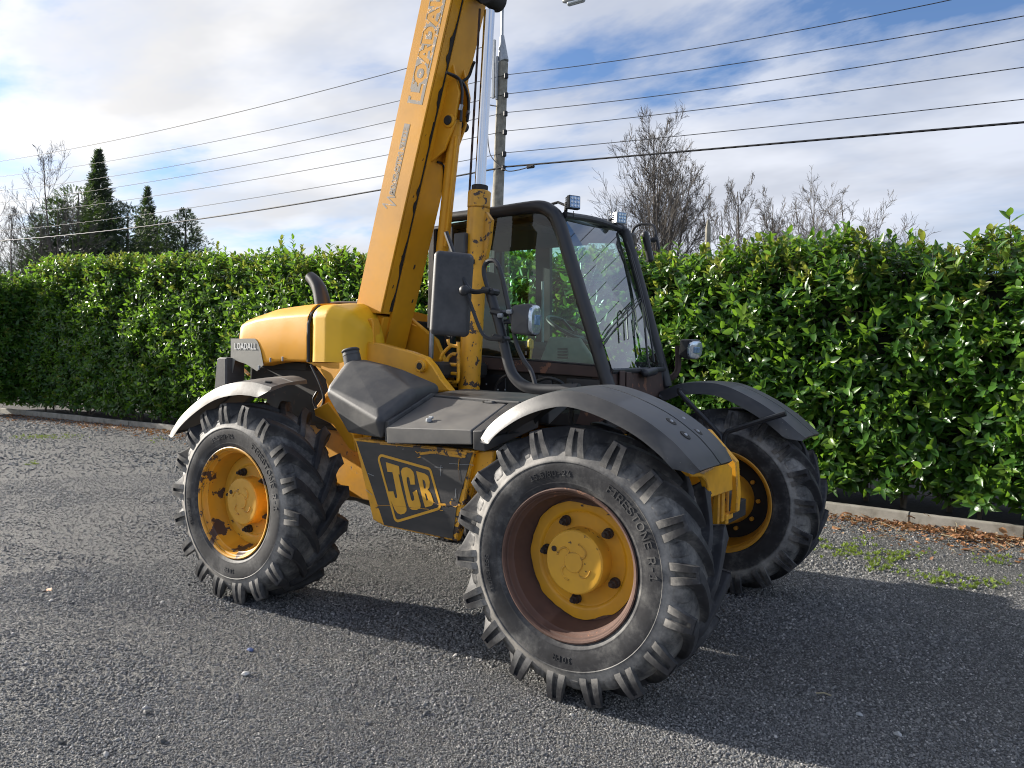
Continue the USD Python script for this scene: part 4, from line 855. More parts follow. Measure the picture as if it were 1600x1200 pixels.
# side plates, top plate, underside plates with a weld seam between
obj('boom_side', bslab([(0, 0), (L, 0), (L, 0.262), (1.9, 0.25), (-0.045, 0.232)], -0.30, -0.285, 0.004), 'yellow_boom', tele)
obj('boom_side', bslab([(0, 0), (L, 0), (L, 0.262), (1.9, 0.25), (-0.045, 0.232)], 0.015, 0.03, 0.004), 'yellow_boom', tele)
obj('boom_top', bslab([(-0.04, 0.226), (L, 0.256), (L, 0.243), (-0.04, 0.213)], -0.284, 0.014, 0.0), 'yellow_boom', tele)
def under(y0, y1, n0, n1, s0, s1, mat_='yellow_boom', name='boom_underside'):
    P = [bp(s, n, y) for s in (s0, s1) for n in (n0, n1) for y in (y0, y1)]
    return hull(P)
obj('boom_underside', under(-0.283, -0.205, 0.001, 0.016, 0.0, L), 'yellow_boom', tele)
obj('boom_underside', under(-0.195, 0.014, -0.008, 0.012, -0.38, L), 'yellow_boom', tele)
def ragged(y, n, s0, s1, w, seed, amp):
    s = np.linspace(s0, s1, 150); a = meshkit.fbm(np.stack([s*9, 0*s, 0*s+seed], -1), 4, seed); b = meshkit.fbm(np.stack([s*9, 0*s+5, 0*s+seed], -1), 4, seed+1)
    l = y - w*0.4 - amp*np.clip(a-0.5, 0, 1)*2; r_ = y + w*0.4 + amp*np.clip(b-0.52, 0, 1)*2
    P = np.stack([bp(s, np.full_like(s, n), l), bp(s, np.full_like(s, n-0.003), l), bp(s, np.full_like(s, n-0.003), r_), bp(s, np.full_like(s, n), r_)], 1)
    return grid_mesh(P)
obj('boom_weld', fix(loft(np.stack([ragged(-0.20, 0.0, 0.02, L, 0.016, 3, 0.045).vertices.reshape(150, 4, 3)], 0)[0])), 'seam_dark', tele)
for s, y, r in ((1.17, -0.255, 0.006), (0.33, -0.09, 0.014), (0.18, -0.24, 0.010), (0.78, -0.24, 0.008), (1.02, -0.23, 0.008), (0.10, -0.03, 0.012)):
    obj('bare_spot', rhull([bp(np.array(s), np.array(-0.0065 if y > -0.2 else 0.003), np.array(y)), bp(np.array(s+r*1.5), np.array(-0.0065 if y > -0.2 else 0.003), np.array(y+0.003))], r*0.5, 1), 'seam_dark', tele)
obj('boom_slot', bslab([(1.19, -0.002), (1.27, -0.002), (1.27, 0.006), (1.19, 0.006)], -0.213, -0.197, 0.001), 'seam_dark', tele)
# boom foot: heavy inner section that runs down to the pivot
ft = [(592, 488), (652, 452), (650, 485), (637, 523), (598, 528), (584, 545), (583, 500)]
obj('boom_foot', bslab([(-0.02, 0.008), (-0.02, 0.22), (-0.28, 0.24), (-0.36, 0.16), (-0.36, 0.04), (-0.25, 0.008)], -0.255, 0.0, 0.008), 'yellow_boom', tele)
obj('boom_foot_pin', cyl(bp(np.array(-0.25), np.array(0.14), np.array(-0.38)), bp(np.array(-0.25), np.array(0.14), np.array(0.08)), 0.045, 18), 'steel_grey', tele)
# decals and lettering on the boom side
ex_, ey_ = ba, bn
def bpx(px, py):
    P = Y(px, py, -0.30) - B0; return np.array([P@ba, P@bn])
s0 = bpx(634, 160)[0]; 
def letters2d(txt, h, bold=True):
    m = meshkit.text_mesh(txt, h, 0.002, bold); v, f = np.array(m.vertices), np.array(m.faces)
    k = (v[f][:, :, 2] > 0.001).all(1); return unary_union([Polygon(v[q][:, :2]).buffer(1e-5) for q in f[k]])
def polys(g): return [p for p in (g.geoms if hasattr(g, 'geoms') else [g]) if p.area > 1e-6]
def extr2(g, T, t):
    out = []
    for p in polys(g):
        m = trimesh.creation.extrude_polygon(p.simplify(0.0006), t, engine='earcut'); v = m.vertices; out.append(trimesh.Trimesh(T(v[:, 0], v[:, 1], v[:, 2]), m.faces, process=False))
    return trimesh.util.concatenate(out)
q0 = bpx(634, 160); n_lo, n_hi = 0.045, 0.175
word = letters2d('LOADALL', 0.112); mx, my, Mx, My = word.bounds
wl = 0.72
word = affinity.translate(affinity.scale(word, wl/(Mx-mx), 0.095/(My-my), origin=(mx, my)), q0[0]+0.045-mx, n_lo+0.026-my)
frame_ = sbox(q0[0], n_lo, q0[0]+1.55, n_hi)
dec2 = frame_.difference(word.buffer(0.0035))
dec2 = dec2.difference(sbox(q0[0]+0.022, n_lo+0.022, q0[0]+0.045, n_hi-0.02)).difference(sbox(q0[0]+0.80, n_lo+0.022, q0[0]+1.53, n_hi-0.02))
rr_ = np.random.default_rng(3)
blobs = unary_union([affinity.scale(affinity.translate(sbox(-.5, -.5, .5, .5).buffer(.3), rr_.uniform(q0[0]+0.05, q0[0]+1.5), rr_.choice([n_lo+0.022, n_hi-0.012, n_lo+0.08])+rr_.normal(0, 0.008)), rr_.uniform(0.008, 0.03), rr_.uniform(0.004, 0.010)) for _ in range(70)])
dec2 = dec2.difference(blobs)
BT = lambda a, b, t: bp(a, b, -0.3003-0.4*t)
obj('decal', extr2(dec2, BT, 0.0015), 'boom_decal', tele, smooth=False)
q1 = bpx(607.5, 303); q2 = bpx(633, 198)
sm = letters2d('SMOOTH RIDE', 0.05); mx, my, Mx, My = sm.bounds; ln = q2[0]-q1[0]
sm = affinity.translate(affinity.scale(sm, ln/(Mx-mx), 0.036/(My-my), origin=(mx, my)), q1[0]-mx, 0.118-my)
band = sbox(q1[0]-0.005, 0.108, q2[0]+0.02, 0.112)
ol = sm.buffer(0.0045).difference(sm.buffer(-0.0018))
obj('lettering', extr2(unary_union([ol, band, sbox(q2[0]-0.12, 0.114, q2[0]+0.02, 0.158).difference(sm)]), BT, 0.0015), 'boom_decal', tele, smooth=False)
wave = [bpx(*q) for q in ((604, 325), (598, 318.5), (618, 321), (605, 308), (617, 308), (613, 300))]
obj('wave_mark', extr2(LineString(wave).buffer(0.004), BT, 0.0015), 'boom_decal', tele, smooth=False)
# bracket for the small ram under the boom, pin, hoses
def under_pt(px, py, n): # on the plane parallel to the underside, n in front of it
    d = ray(px, py); o = B0 - n*bn; return CAM + d*((o-CAM)@bn)/(d@bn)
br = [(694, 133), (712, 128), (730, 150), (734, 180), (732, 198), (716, 208), (706, 222), (694, 232), (680, 236), (672, 218), (684, 160)]
P = np.array([under_pt(a, b, 0.0) for a, b in br]); uv = np.stack([(P-B0)@ba, P[:, 1]], 1)
bq = [(1.02, -0.0), (1.12, 0.10), (1.30, 0.13), (1.48, 0.11), (1.66, 0.0)]
for y0 in (-0.165, -0.055): obj('ram_bracket', bslab([(s, -n) for s, n in bq], y0, y0+0.02, 0.004), 'yellow_boom', tele)
pp = under_pt(697, 188, 0.09); pp = pp + [0, -0.172-pp[1], 0]*np.array([0, 1, 0]); sp = (pp-B0)@ba
bc = bp(np.array(1.30), np.array(-0.085), np.array(-0.19))
obj('ram_pin', cyl(bc, bc+[0, 0.20, 0], 0.030, 16, 0.005), 'dirty_black', tele)
obj('pin_boss', cyl(bc+[0, 0.012, 0], bc+[0, 0.05, 0], 0.045, 18, 0.006), 'yellow_boom', tele)
cr0, cr1 = bp(np.array(1.30), np.array(-0.085), np.array(-0.10)), Y(688, 400, -0.10)
cr1 = Y(688, 420, -0.06)
obj('small_ram', [tube([cr0-(cr1-cr0)*0.02, cr0*0.45+cr1*0.55, cr1], 0.042, 16), tube([cr0*0.15+cr1*0.85+[0.045, -0.03, 0], cr0*0.9+cr1*0.1+[0.045, -0.03, 0]], 0.012, 8)], 'yellow_boom', tele)
for q in (((697, 113), (716, 122), (722, 140), (721, 165), (720, 190)), ((698, 113), (722, 128), (731, 150), (732, 172), (730, 190)), ((720, 129), (732, 120), (738, 104), (741, 97))):
    obj('hose', tube([under_pt(a, b, 0.06+0.09*k/4) for k, (a, b) in enumerate(q)], 0.0095, 8, smooth=6), 'hose_black', tele)
for a, b in ((720, 168), (731, 178)): c_ = under_pt(a, b, 0.13); obj('hose_fitting', cyl(c_-ba*0.02, c_+ba*0.02, 0.013, 8), 'steel_grey', tele)
hk = [under_pt(a, b, 0.012) for a, b in ((683, 253), (691, 256), (694, 266), (693, 290), (692, 300))]
obj('hose', tube(hk, 0.008, 6, smooth=5), 'hose_black', tele)
# main lift ram: barrel near the cab and chrome rod up to the boom
Rb, Rt = Y(731, 640, -0.10), Y(765, 10, -0.10); ru = (Rt-Rb)/np.linalg.norm(Rt-Rb); rz = lambda z: Rb + ru*(z-Rb[2])/ru[2]
obj('lift_ram', [tube([rz(1.0), rz(1.7), rz(2.44)], 0.070, 24), cyl(rz(2.44), rz(2.55), 0.073, 24, 0.008)], 'yellow_chipped', tele)
obj('gland', cyl(rz(2.54), rz(2.585), 0.052, 20), 'dirty_black', tele)
obj('ram_rod', tube([rz(2.55), rz(3.66)], 0.0345, 24), 'chrome', tele)
obj('rod_pipe', tube([rz(2.5)+[-0.065, -0.02, 0], rz(3.1)+[-0.062, -0.02, 0], rz(3.68)+[-0.06, -0.02, 0]], 0.008, 6), 'rusty_sill', tele)
obj('ram_eye', [cyl(rz(3.735)+[0.02, -0.07, 0], rz(3.735)+[0.02, 0.07, 0], 0.062, 24), cbox(rz(3.80)+[-0.10, 0, 0.03], (0.24, 0.2, 0.14), 0.03)], 'dirty_black', tele)
obj('ram_lug', plate([(a[0], a[2]) for a in (rz(2.46)+[0.03, 0, 0], rz(2.36)+[0.115, 0, 0], rz(2.22)+[0.105, 0, 0], rz(1.98)+[0.06, 0, 0])], -0.12, -0.08, 0.004), 'yellow_chipped', tele)
obj('valve_box', cbox(Y(723, 385, -0.16), (0.09, 0.08, 0.16), 0.006), 'black_plastic', tele)
obj('ram_tab', cbox(Y(736, 409, -0.185), (0.05, 0.02, 0.03), 0.004), 'dirty_black', tele)
# yellow pipework, fittings and post beside the ram
for pts in (((700, 530), (702, 538), (712, 541), (716, 541)), ((688, 562), (692, 553), (704, 541), (715, 541)), ((698, 580), (699, 562), (706, 554), (715, 553)), ((716, 534), (716, 590), (710, 597), (700, 596)), ((699, 569), (715, 570)), ((699, 583), (715, 584))):
    obj('yellow_pipe', tube([Y(a, b, -0.25) for a, b in pts], 0.011, 8, smooth=5 if len(pts) > 2 else 0), 'yellow_paint', tele)
obj('blue_cap', cyl(Y(684, 581, -0.30), Y(692, 585, -0.27), 0.019, 12), 'blue_cap', tele)
obj('grey_coupler', cyl(Y(692, 585, -0.27), Y(700, 588, -0.24), 0.015, 12), 'hose_black', tele)
obj('brass_coupler', [cyl(Y(684, 571, -0.29), Y(690, 570, -0.27), 0.016, 10), cyl(Y(689, 570, -0.27), Y(695, 569, -0.25), 0.021, 6)], 'steel_grey', tele)
obj('grey_pipe', tube([Y(675, 508, -0.05), Y(673, 560, -0.05)], 0.018, 10), 'steel_grey', tele)

# ---------------------------------------------------------------- side tank, lid, lower panel
tank = [((509, 613), -0.97, .012), ((512, 605), -0.93, .012), ((545, 574), -0.70, .02), ((562, 572), -0.66, .02), ((612, 575), -0.62, .02), ((650, 592), -0.58, .02), ((688, 608), -0.55, .012), ((512, 619), -0.975, .008), ((545, 676), -0.985, .008), ((597, 683), -1.0, .008), ((598, 664), -1.02, .012), ((596, 652), -1.00, .012), ((655, 618), -0.78, .015), ((560, 600), -0.60, .02)]
tp_ = np.array([Y(*q, y) for q, y, r in tank]); tr_ = np.array([{.008: .014, .012: .042, .02: .095, .015: .05}[r] for q, y, r in tank]); tcn = tp_.mean(0)
td_ = tcn-tp_; td_ /= np.linalg.norm(td_, axis=1, keepdims=True)
obj('fuel_tank', rhull(tp_+td_*tr_[:, None]*1.25, tr_, 3), 'tank_plastic', tele, smooth=45)
n0, n1 = Y(553, 574, -0.72), Y(547, 545, -0.72)
nk = n1-n0
obj('filler_neck', [tube([n0-nk*0.3, n0+nk*0.62], 0.053, 20), tube([n0+nk*0.60, n0+nk*0.66, n0+nk*0.80], [0.048, 0.052, 0.050], 20)], 'black_plastic', tele)
obj('filler_cap', [cyl(n0+nk*0.82, n0+nk*0.98, 0.055, 24, 0.01)], 'black_plastic', tele)
# step between bulge and lid, then the grey lid
lidF = [Y(606, 669, -1.015), Y(736, 673, -1.015)]; zl = 0.5*(lidF[0][2]+lidF[1][2])
L0, L1 = lidF; 
Lb0, Lb1 = Y(677, 622, -0.66), Y(789, 633, -0.68)
obj('lid', rhull([L0, L1, L0-[0, -0.005, 0.075], L1-[0, -0.005, 0.062], Lb0, Lb1, Lb0-[0, 0, 0.07], Lb1-[0, 0, 0.07]], 0.006, 1), 'grey_plastic', tele, smooth=25)
obj('tank_step', rhull([L0+[-0.035, 0.02, 0.03], L0+[-0.035, 0.03, -0.07], L0+[-0.012, 0.02, 0.03], L0+[-0.012, 0.03, -0.07], Lb0+[-0.09, 0, 0.0], Lb0+[-0.02, 0, 0.02], Lb0+[-0.03, 0.1, 0.01], Lb0+[-0.06, 0, -0.1], Lb0+[-0.02, 0, -0.1]], 0.008, 1), 'black_plastic', tele, smooth=25)
obj('side_deck', [rhull([Lb0+[-0.05, 0.03, 0.012], Lb1+[0.25, 0.03, 0.012], Lb0+[0.0, 0.30, 0.04], Lb1+[0.25, 0.30, 0.04], Lb0+[-0.05, 0.03, -0.08], Lb1+[0.25, 0.03, -0.08]], 0.008, 1),
    rhull([L1+[0.022, 0.0, -0.004], L1+[0.020, 0.01, -0.085], L1+[0.07, 0.0, 0.0], L1+[0.07, 0.02, -0.09], Lb1+[0.03, 0.0, 0.005], Lb1+[0.20, 0.0, 0.01], Lb1+[0.03, 0, -0.1], Lb1+[0.2, 0, -0.1]], 0.008, 1)], 'tank_plastic', tele, smooth=25)
hc = Lb1+[-0.10, 0.012, 0.012]
obj('lid_hinge', [cbox(hc, (0.05, 0.05, 0.012), 0.003), cbox(Lb1+[-0.02, 0.03, 0.016], (0.20, 0.035, 0.012), 0.003)], 'grey_plastic', tele)
obj('hinge_slot', cbox(Lb1+[-0.125, 0.018, 0.0135], (0.035, 0.055, 0.012), 0.002), 'dirty_black', tele)
lk = Y(670, 661, -0.95); lk[2] = np.interp(lk[1], [-1.015, -0.67], [zl+0.006, 0.5*(Lb0+Lb1)[2]+0.006])
obj('latch', [cyl(lk, lk+[0, 0, 0.02], 0.016, 14, 0.004), cbox(lk+[0.005, 0.012, 0.024], (0.03, 0.012, 0.014), 0.004)], 'galvanised', tele)
obj('tank_support', cbox((-1.00, -0.68, 0.95), (0.80, 0.46, 0.20), 0.01), 'dirty_black', tele)
PYY = -0.955
pan = [(553, 686), (741, 706), (713, 846), (600, 822), (582, 812)]
PANXZ = XZ(pan, PYY)
obj('side_panel', plate(PANXZ, PYY, PYY+0.05, 0.006), 'yellow_chipped', tele)
inn = [(556.5, 689), (737.5, 708.5), (713, 795), (707, 842), (600, 820), (588, 783)]
obj('panel_face', plate(XZ(inn, PYY-0.0035), PYY-0.0035, PYY-0.0004, 0), 'black_panel', tele)
obj('panel_top', plate(XZ([(553, 685), (742, 704), (741, 708), (553, 689)], PYY-0.006), PYY-0.006, PYY+0.2, 0.003), 'yellow_chipped', tele)
obj('panel_return', plate(XZ([(742, 706), (772, 704), (768, 730), (738, 760), (716, 846), (713, 846), (722, 795), (741, 706)], PYY+0.03), PYY+0.03, PYY+0.06, 0.004), 'yellow_chipped', tele)
Zp = lambda pts: XZ([(580+a/7.061, 680+b/7.061) for a, b in pts], PYY-0.006)
fr_o = Polygon(rounded(Zp([(48, 190), (655, 362), (782, 815), (262, 972)]), 0.030, 6)); fr_i = fr_o.buffer(-0.0135)
PT = lambda a, b, t: np.stack([a, PYY-0.0036-t, b], -1)
def pz(*pts): return Polygon(Zp(pts)).buffer(0)
J = pz((160, 298), (303, 342), (313, 432), (298, 432), (340, 620), (388, 805), (386, 838), (362, 866), (325, 874), (290, 862), (262, 825), (240, 775), (205, 700), (185, 622), (240, 618), (262, 690), (282, 695), (285, 670), (240, 440), (232, 408), (178, 405))
Cc = pz((325, 400), (345, 362), (385, 352), (432, 372), (462, 405), (474, 450), (482, 545), (432, 545), (420, 475), (404, 458), (390, 470), (392, 520), (440, 715), (455, 728), (474, 715), (470, 672), (455, 632), (500, 602), (515, 660), (545, 770), (540, 800), (500, 826), (450, 824), (418, 800), (395, 730))
Bb = pz((493, 396), (590, 425), (625, 452), (645, 520), (640, 575), (622, 600), (655, 640), (682, 720), (690, 752), (662, 780), (594, 797), (572, 725), (545, 620)).difference(pz((562, 488), (588, 500), (600, 540), (600, 590), (580, 588))).difference(pz((588, 640), (606, 646), (620, 690), (628, 715), (608, 722)))
obj('logo', extr2(unary_union([fr_o.difference(fr_i), J, Cc, Bb]), PT, 0.0015), 'yellow_print', tele, smooth=False)
# scuffed-through paint on the panel
sc = np.random.default_rng(8)
def scuff(pts, w):
    a = Zp(pts); L_ = LineString(spline(np.c_[a, a[:, :1]*0], 8)[:, :2]); g_ = L_.buffer(w)
    bits = unary_union([affinity.translate(sbox(-.5, -.5, .5, .5).buffer(.3, quad_segs=2), 0, 0) if False else affinity.scale(affinity.translate(sbox(-.5, -.5, .5, .5), *np.array(L_.interpolate(sc.uniform(0, L_.length)).coords[0])+sc.normal(0, w, 2)), w*sc.uniform(.6, 2.2), w*sc.uniform(.4, 1.2)) for _ in range(16)])
    return g_.union(bits)
sg = unary_union([scuff([(100, 95), (300, 110), (700, 150)], 0.004), scuff([(545, 205), (700, 190), (900, 225), (1030, 235)], 0.007), scuff([(720, 175), (900, 190), (1040, 200)], 0.008), scuff([(970, 260), (960, 380), (975, 500)], 0.0016), scuff([(690, 750), (800, 765), (900, 765)], 0.005), scuff([(880, 750), (930, 775)], 0.010), scuff([(35, 770), (240, 778), (500, 805), (790, 830)], 0.0012), scuff([(490, 180), (510, 195), (540, 185)], 0.002), scuff([(490, 235), (510, 250), (540, 240)], 0.002)])
PT2 = lambda a, b, t: np.stack([a, PYY-0.0054-t, b], -1)
obj('scuff', extr2(sg, PT2, 0.0006), 'yellow_chipped', tele, smooth=False)
sg2 = unary_union([scuff([(860, 310), (980, 320), (1130, 330)], 0.0009), scuff([(700, 350), (790, 355)], 0.001), scuff([(770, 330), (760, 450)], 0.001), scuff([(935, 590), (925, 690)], 0.0014), scuff([(-40, 420), (30, 450)], 0.0012), scuff([(-60, 600), (10, 660)], 0.0012)])
obj('scratch', extr2(sg2, PT2, 0.0005), 'galvanised', tele, smooth=False)

# ---------------------------------------------------------------- mudguards
def mudguard(top, y_in, y_out, name_label, skirt=0.075, groove=True, nose=0.05, tilt=0.0, skew=0.0, plast='fender_plastic', th=0.007, crop=None, wc=(0, WR)):
    """top: (x, z) line of the crown; the outer edge bends down into a skirt."""
    T_ = spline(np.c_[np.asarray(top, float), np.zeros(len(top))], 8)[:, :2]
    d = np.gradient(T_, axis=0); d /= np.linalg.norm(d, axis=1, keepdims=True); nrm = np.stack([-d[:, 1], d[:, 0]], 1)
    if nrm[:, 1].mean() < 0: nrm = -nrm
    so = np.sign(y_out-y_in); wdt = abs(y_out-y_in); n = len(T_); e = np.linspace(0, 1, n)
    prof = [(0.0, -0.02), (0.012, 0.0), (0.25*wdt, 0.004)]
    if groove: prof += [(0.40*wdt, 0.005), (0.405*wdt, -0.004), (0.425*wdt, -0.004), (0.43*wdt, 0.005)]
    prof += [(0.7*wdt, 0.004), (0.86*wdt, 0.0), (0.925*wdt, -0.004), (0.945*wdt, -0.02), (0.985*wdt, -0.02-skirt*0.55), (wdt, -0.02-skirt)]
    prof = [(w, o+(tilt*(1-w/(0.9*wdt)) if w < 0.9*wdt else 0)) for w, o in prof] if False else prof
    rows = []
    for i in range(n):
        shrink = 1-0.10*np.clip((e[i]-0.86)/0.14, 0, 1)**2*(nose > 0)
        sk = np.clip(min(e[i]/0.04+0.25, (1-e[i])/0.10+0.15), 0, 1)
        tl = tilt*(1-0.9*e[i]*(nose > 0))
        pr_ = [(w, o+(tl*(1-w/(0.9*wdt)) if w < 0.9*wdt else 0)) for w, o in prof]
        rows.append([(T_[i, 0]+skew*(1-w/wdt)*e[i]**2.5+nrm[i, 0]*(o if o > -0.02 else -0.02+(o+0.02)*sk), y_in+so*w*shrink, T_[i, 1]+nrm[i, 1]*(o if o > -0.02 else -0.02+(o+0.02)*sk)) for w, o in pr_])
    up = np.array(rows); lo = up - np.stack([nrm[:, 0], 0*nrm[:, 0], nrm[:, 1]], 1)[:, None, :]*th
    lo[:, -1] = up[:, -1] + np.array([0, so*-th, 0]); lo[:, -2] += np.array([0, -so*th, 0]); lo[:, -3] += np.array([0, -so*th*0.7, 0])
    ring = np.concatenate([up, lo[:, ::-1]], 1)
    return obj('mudguard', loft(ring), plast, tele, smooth=30, label=name_label), T_, nrm
ftop = [Y(*q, -1.15)[[0, 2]] for q in ((748, 684), (760, 666), (780, 648), (812, 628), (850, 614), (890, 609), (940, 622), (1000, 651), (1045, 684), (1072, 712), (1088, 737))]
fp, fT, fN = mudguard(ftop, -0.70, -1.175, 'near front black mudguard with four bolt recesses', tilt=0.03, skirt=0.052)
def on_guard(px, py, T_):
    d = ray(px, py); best = None
    for a, b in zip(T_[:-1], T_[1:]):
        e = b-a; A_ = np.array([[d[0], -e[0]], [d[2], -e[1]]]); r = a-CAM[[0, 2]]
        if abs(np.linalg.det(A_)) < 1e-9: continue
        t, u = np.linalg.solve(A_, r)
        if 0 <= u <= 1 and t > 0 and (best is None or t < best[0]): best = (t, np.array([-e[1], 0, e[0]])/np.linalg.norm(e))
    n_ = best[1] if best[1][2] > 0 else -best[1]
    return CAM+d*best[0]*(1-0.004), n_
for q in ((1048, 660), (1067, 655.6), (1070, 681), (1089, 675.5)):
    p_, n_ = on_guard(*q, fT)
    obj('bolt_recess', cyl(p_-n_*0.004, p_+n_*0.0065, 0.026, 20, 0.002), 'dirty_black', fp); obj('bolt', cyl(p_+n_*0.003, p_+n_*0.011, 0.009, 10, 0.003), 'steel_grey', fp)
obj('mudguard_post', [tube([Y(893, 640, -1.0), Y(893, 665, -0.9)], 0.012, 8)], 'steel_grey', tele)
rtop = [Y(*q, -1.15)[[0, 2]] for q in ((264, 674), (280, 650), (305, 626), (335, 606), (365, 597), (395, 596.5), (425, 604))]
rp, rT, rN = mudguard(rtop, -0.70, -1.175, 'near rear mudguard, faded grey, over the flaking wheel', skirt=0.06, nose=0, tilt=0.03, skew=-0.22, plast='faded_plastic')
for q in ((406, 592.5), (419, 597), (438, 590.5), (450, 595)):
    try:
        p_, n_ = on_guard(*q, rT); obj('bolt_recess', cyl(p_-n_*0.004, p_+n_*0.0065, 0.024, 18, 0.002), 'dirty_black', rp)
    except Exception: pass
mf = [(-0.43, 1.30), (-0.26, 1.362), (-0.02, 1.365), (0.20, 1.28), (0.38, 1.17), (0.52, 1.05)]
gp, gT, gN = mudguard(mf, 1.29, 0.82, 'far front black mudguard on its tube stays', skirt=0.06)
mudguard([(x-2.29, z) for x, z in mf], 1.29, 0.82, 'far rear mudguard behind the body', skirt=0.06)
for pts in (((1062, 606), (1066, 618), (1118, 672), (1128, 690), (1130, 722)), ((1131, 720), (1131, 690), (1136, 676), (1150, 670), (1228, 646))):
    obj('mudguard_stay', tube([Y(a, b, 0.76) for a, b in pts], 0.017, 10, smooth=6), 'cab_black', tele)
# ---------------------------------------------------------------- cab
CY0, CY1 = 0.15, 1.0
cab = tele
rail = [(690, 343), (708, 339), (765, 332.5), (823, 324.5), (846, 324), (861, 331), (872, 345), (890, 402), (946, 588), (953, 612)]
P = np.array([Y(a, b, CY0) for a, b in rail])
obj('cab_pillar', tube(P, [0.030, 0.034, 0.037, 0.040, 0.043, 0.045, 0.044, 0.043, 0.042, 0.042], 14, smooth=6), 'cab_black', cab, label='near cab roof rail curving down into the windscreen pillar')
rail2 = [(900, 352), (938, 349), (962, 353), (974, 362), (984, 385), (1036, 578), (1042, 604)]
obj('cab_pillar', tube([Y(a, b, CY1) for a, b in rail2], 0.036, 12, smooth=6), 'cab_black', cab, label='far windscreen pillar')
# side panes and their frames
sg = [(700, 343), (765, 337), (823, 330), (843, 330), (855, 337), (863, 349), (890, 417), (934, 571), (745, 556), (700, 552)]
inner = XZ(sg, CY0)
def pane(poly, y, name='side_window', m='cab_glass'):
    f = tri2d(poly); return obj(name, trimesh.Trimesh(xzT(poly[:, 0], poly[:, 1], np.full(len(poly), y)), f, process=False), m, cab, smooth=False)
pane(inner, CY0+0.005)
obj('window_seal', tube([Y(a, b, CY0-0.004) for a, b in sg[1:]+[sg[1]]] , 0.009, 6), 'hose_black', cab)
obj('door_post', cbox((float(XZ([(700, 450)], CY0)[0, 0]), CY0+0.03, 1.93), (0.07, 0.06, 0.96), 0.01), 'cab_black', cab)
# far wall with its window openings
W_ = Polygon(XZ([(690, 352), (962, 358), (1032, 600), (690, 592)], CY1-0.03))
H1 = Polygon(rounded(XZ([(786, 376), (839, 373), (840, 566), (786, 562)], CY1-0.03), 0.05, 5)).buffer(0)
H2 = Polygon(rounded(XZ([(861, 378), (963, 380), (1016, 566), (861, 562)], CY1-0.03), 0.03, 5)).buffer(0)
H0 = Polygon(rounded(XZ([(748, 396), (770, 396), (772, 556), (748, 556)], CY1-0.03), 0.04, 5)).buffer(0)
wall = W_.difference(H1).difference(H2).difference(H0)
m = trimesh.creation.extrude_polygon(wall, 0.04, engine='earcut'); v = m.vertices
obj('far_side_frame', trimesh.Trimesh(np.stack([v[:, 0], CY1-0.05+v[:, 2], v[:, 1]], 1), m.faces, process=False), 'cab_black', cab, smooth=False)
for H in (H0, H1, H2):
    q = np.array(H.exterior.coords)[:-1]; pane(q, CY1-0.028)
# roof, head lining, rear wall
xr0, xr1 = P[0][0]-0.1, P[5][0]
zt = np.interp(np.array([xr0, xr1]), P[:5, 0], P[:5, 2])
obj('roof', rhull([(xr0, CY0+0.03, 2.40), (P[4][0]-0.02, CY0+0.03, 2.445), (xr0, CY1-0.02, 2.40), (P[4][0]-0.02, CY1-0.02, 2.45), (xr0, 0.55, 2.43), (P[4][0]-0.05, 0.55, 2.47)], 0.022, 2), 'cab_black', cab)
obj('head_lining', [cbox(((xr0+P[4][0])/2-0.02, 0.575, 2.365), (abs(P[4][0]-xr0)-0.1, 0.76, 0.05), 0.02)], 'seat_fabric', cab)
obj('rear_wall', [cbox((xr0+0.02, 0.575, 1.35), (0.05, 0.82, 0.9), 0.01), cbox((xr0+0.02, CY1-0.08, 1.9), (0.06, 0.08, 1.0), 0.01)], 'cab_black', cab)
obj('cab_rear_post', cbox((xr0+0.02, CY0+0.03, 1.9), (0.06, 0.08, 1.0), 0.01), 'cab_black', cab)
# windscreen
ws = np.array([Y(878, 334, CY0+0.02), Y(957, 578, CY0+0.02), Y(1036, 575, CY1-0.02), Y(969, 356, CY1-0.02)])
obj('windscreen', (ws, np.array([[0, 1, 2], [0, 2, 3]])), 'screen_glass', cab, smooth=False)
wsn = np.cross(ws[1]-ws[0], ws[3]-ws[0]); wsn /= np.linalg.norm(wsn); wsn *= np.sign(wsn[0])
def ons(px, py, off=0.0):
    d = ray(px, py); return CAM + d*((ws[0]+wsn*off-CAM)@wsn)/(d@wsn)
obj('windscreen_header', [tube([Y(882, 336, CY0+0.03), (Y(882, 336, CY0+0.03)+Y(969, 357, CY1-0.03))/2+[0.015, 0, 0.012], Y(969, 357, CY1-0.03)], 0.022, 10, smooth=5)], 'cab_black', cab)
obj('sun_blind', hull([ons(920, 352, -0.02), ons(951, 360, -0.02), ons(947, 369, -0.02), ons(925, 360, -0.02), ons(920, 352, -0.035), ons(951, 360, -0.035), ons(947, 369, -0.035), ons(925, 360, -0.035)]), 'hose_black', cab)
obj('windscreen_sill', [tube([Y(955, 580, CY0+0.01), Y(1038, 577, CY1-0.01)], 0.018, 8)], 'cab_black', cab)
for pts, r in (((( 1019, 582), (1012, 560), (1003, 470), (985, 400)), 0.008), (((1022, 566), (1012, 500), (993, 420), (979, 378)), 0.007), (((943, 540), (962, 513), (985, 490), (1001, 470)), 0.005), (((941, 534), (960, 507), (983, 485), (1000, 466)), 0.004), (((985, 478), (980, 488), (981, 530)), 0.005), (((985, 478), (990, 488), (991, 525)), 0.005)):
    obj('wiper', tube([ons(a, b, 0.022) for a, b in pts], r, 6, smooth=4), 'hose_black', cab)
obj('wiper_motor', rhull([ons(1008, 583, 0.02), ons(1022, 580, 0.02)], 0.028, 1), 'cab_black', cab)
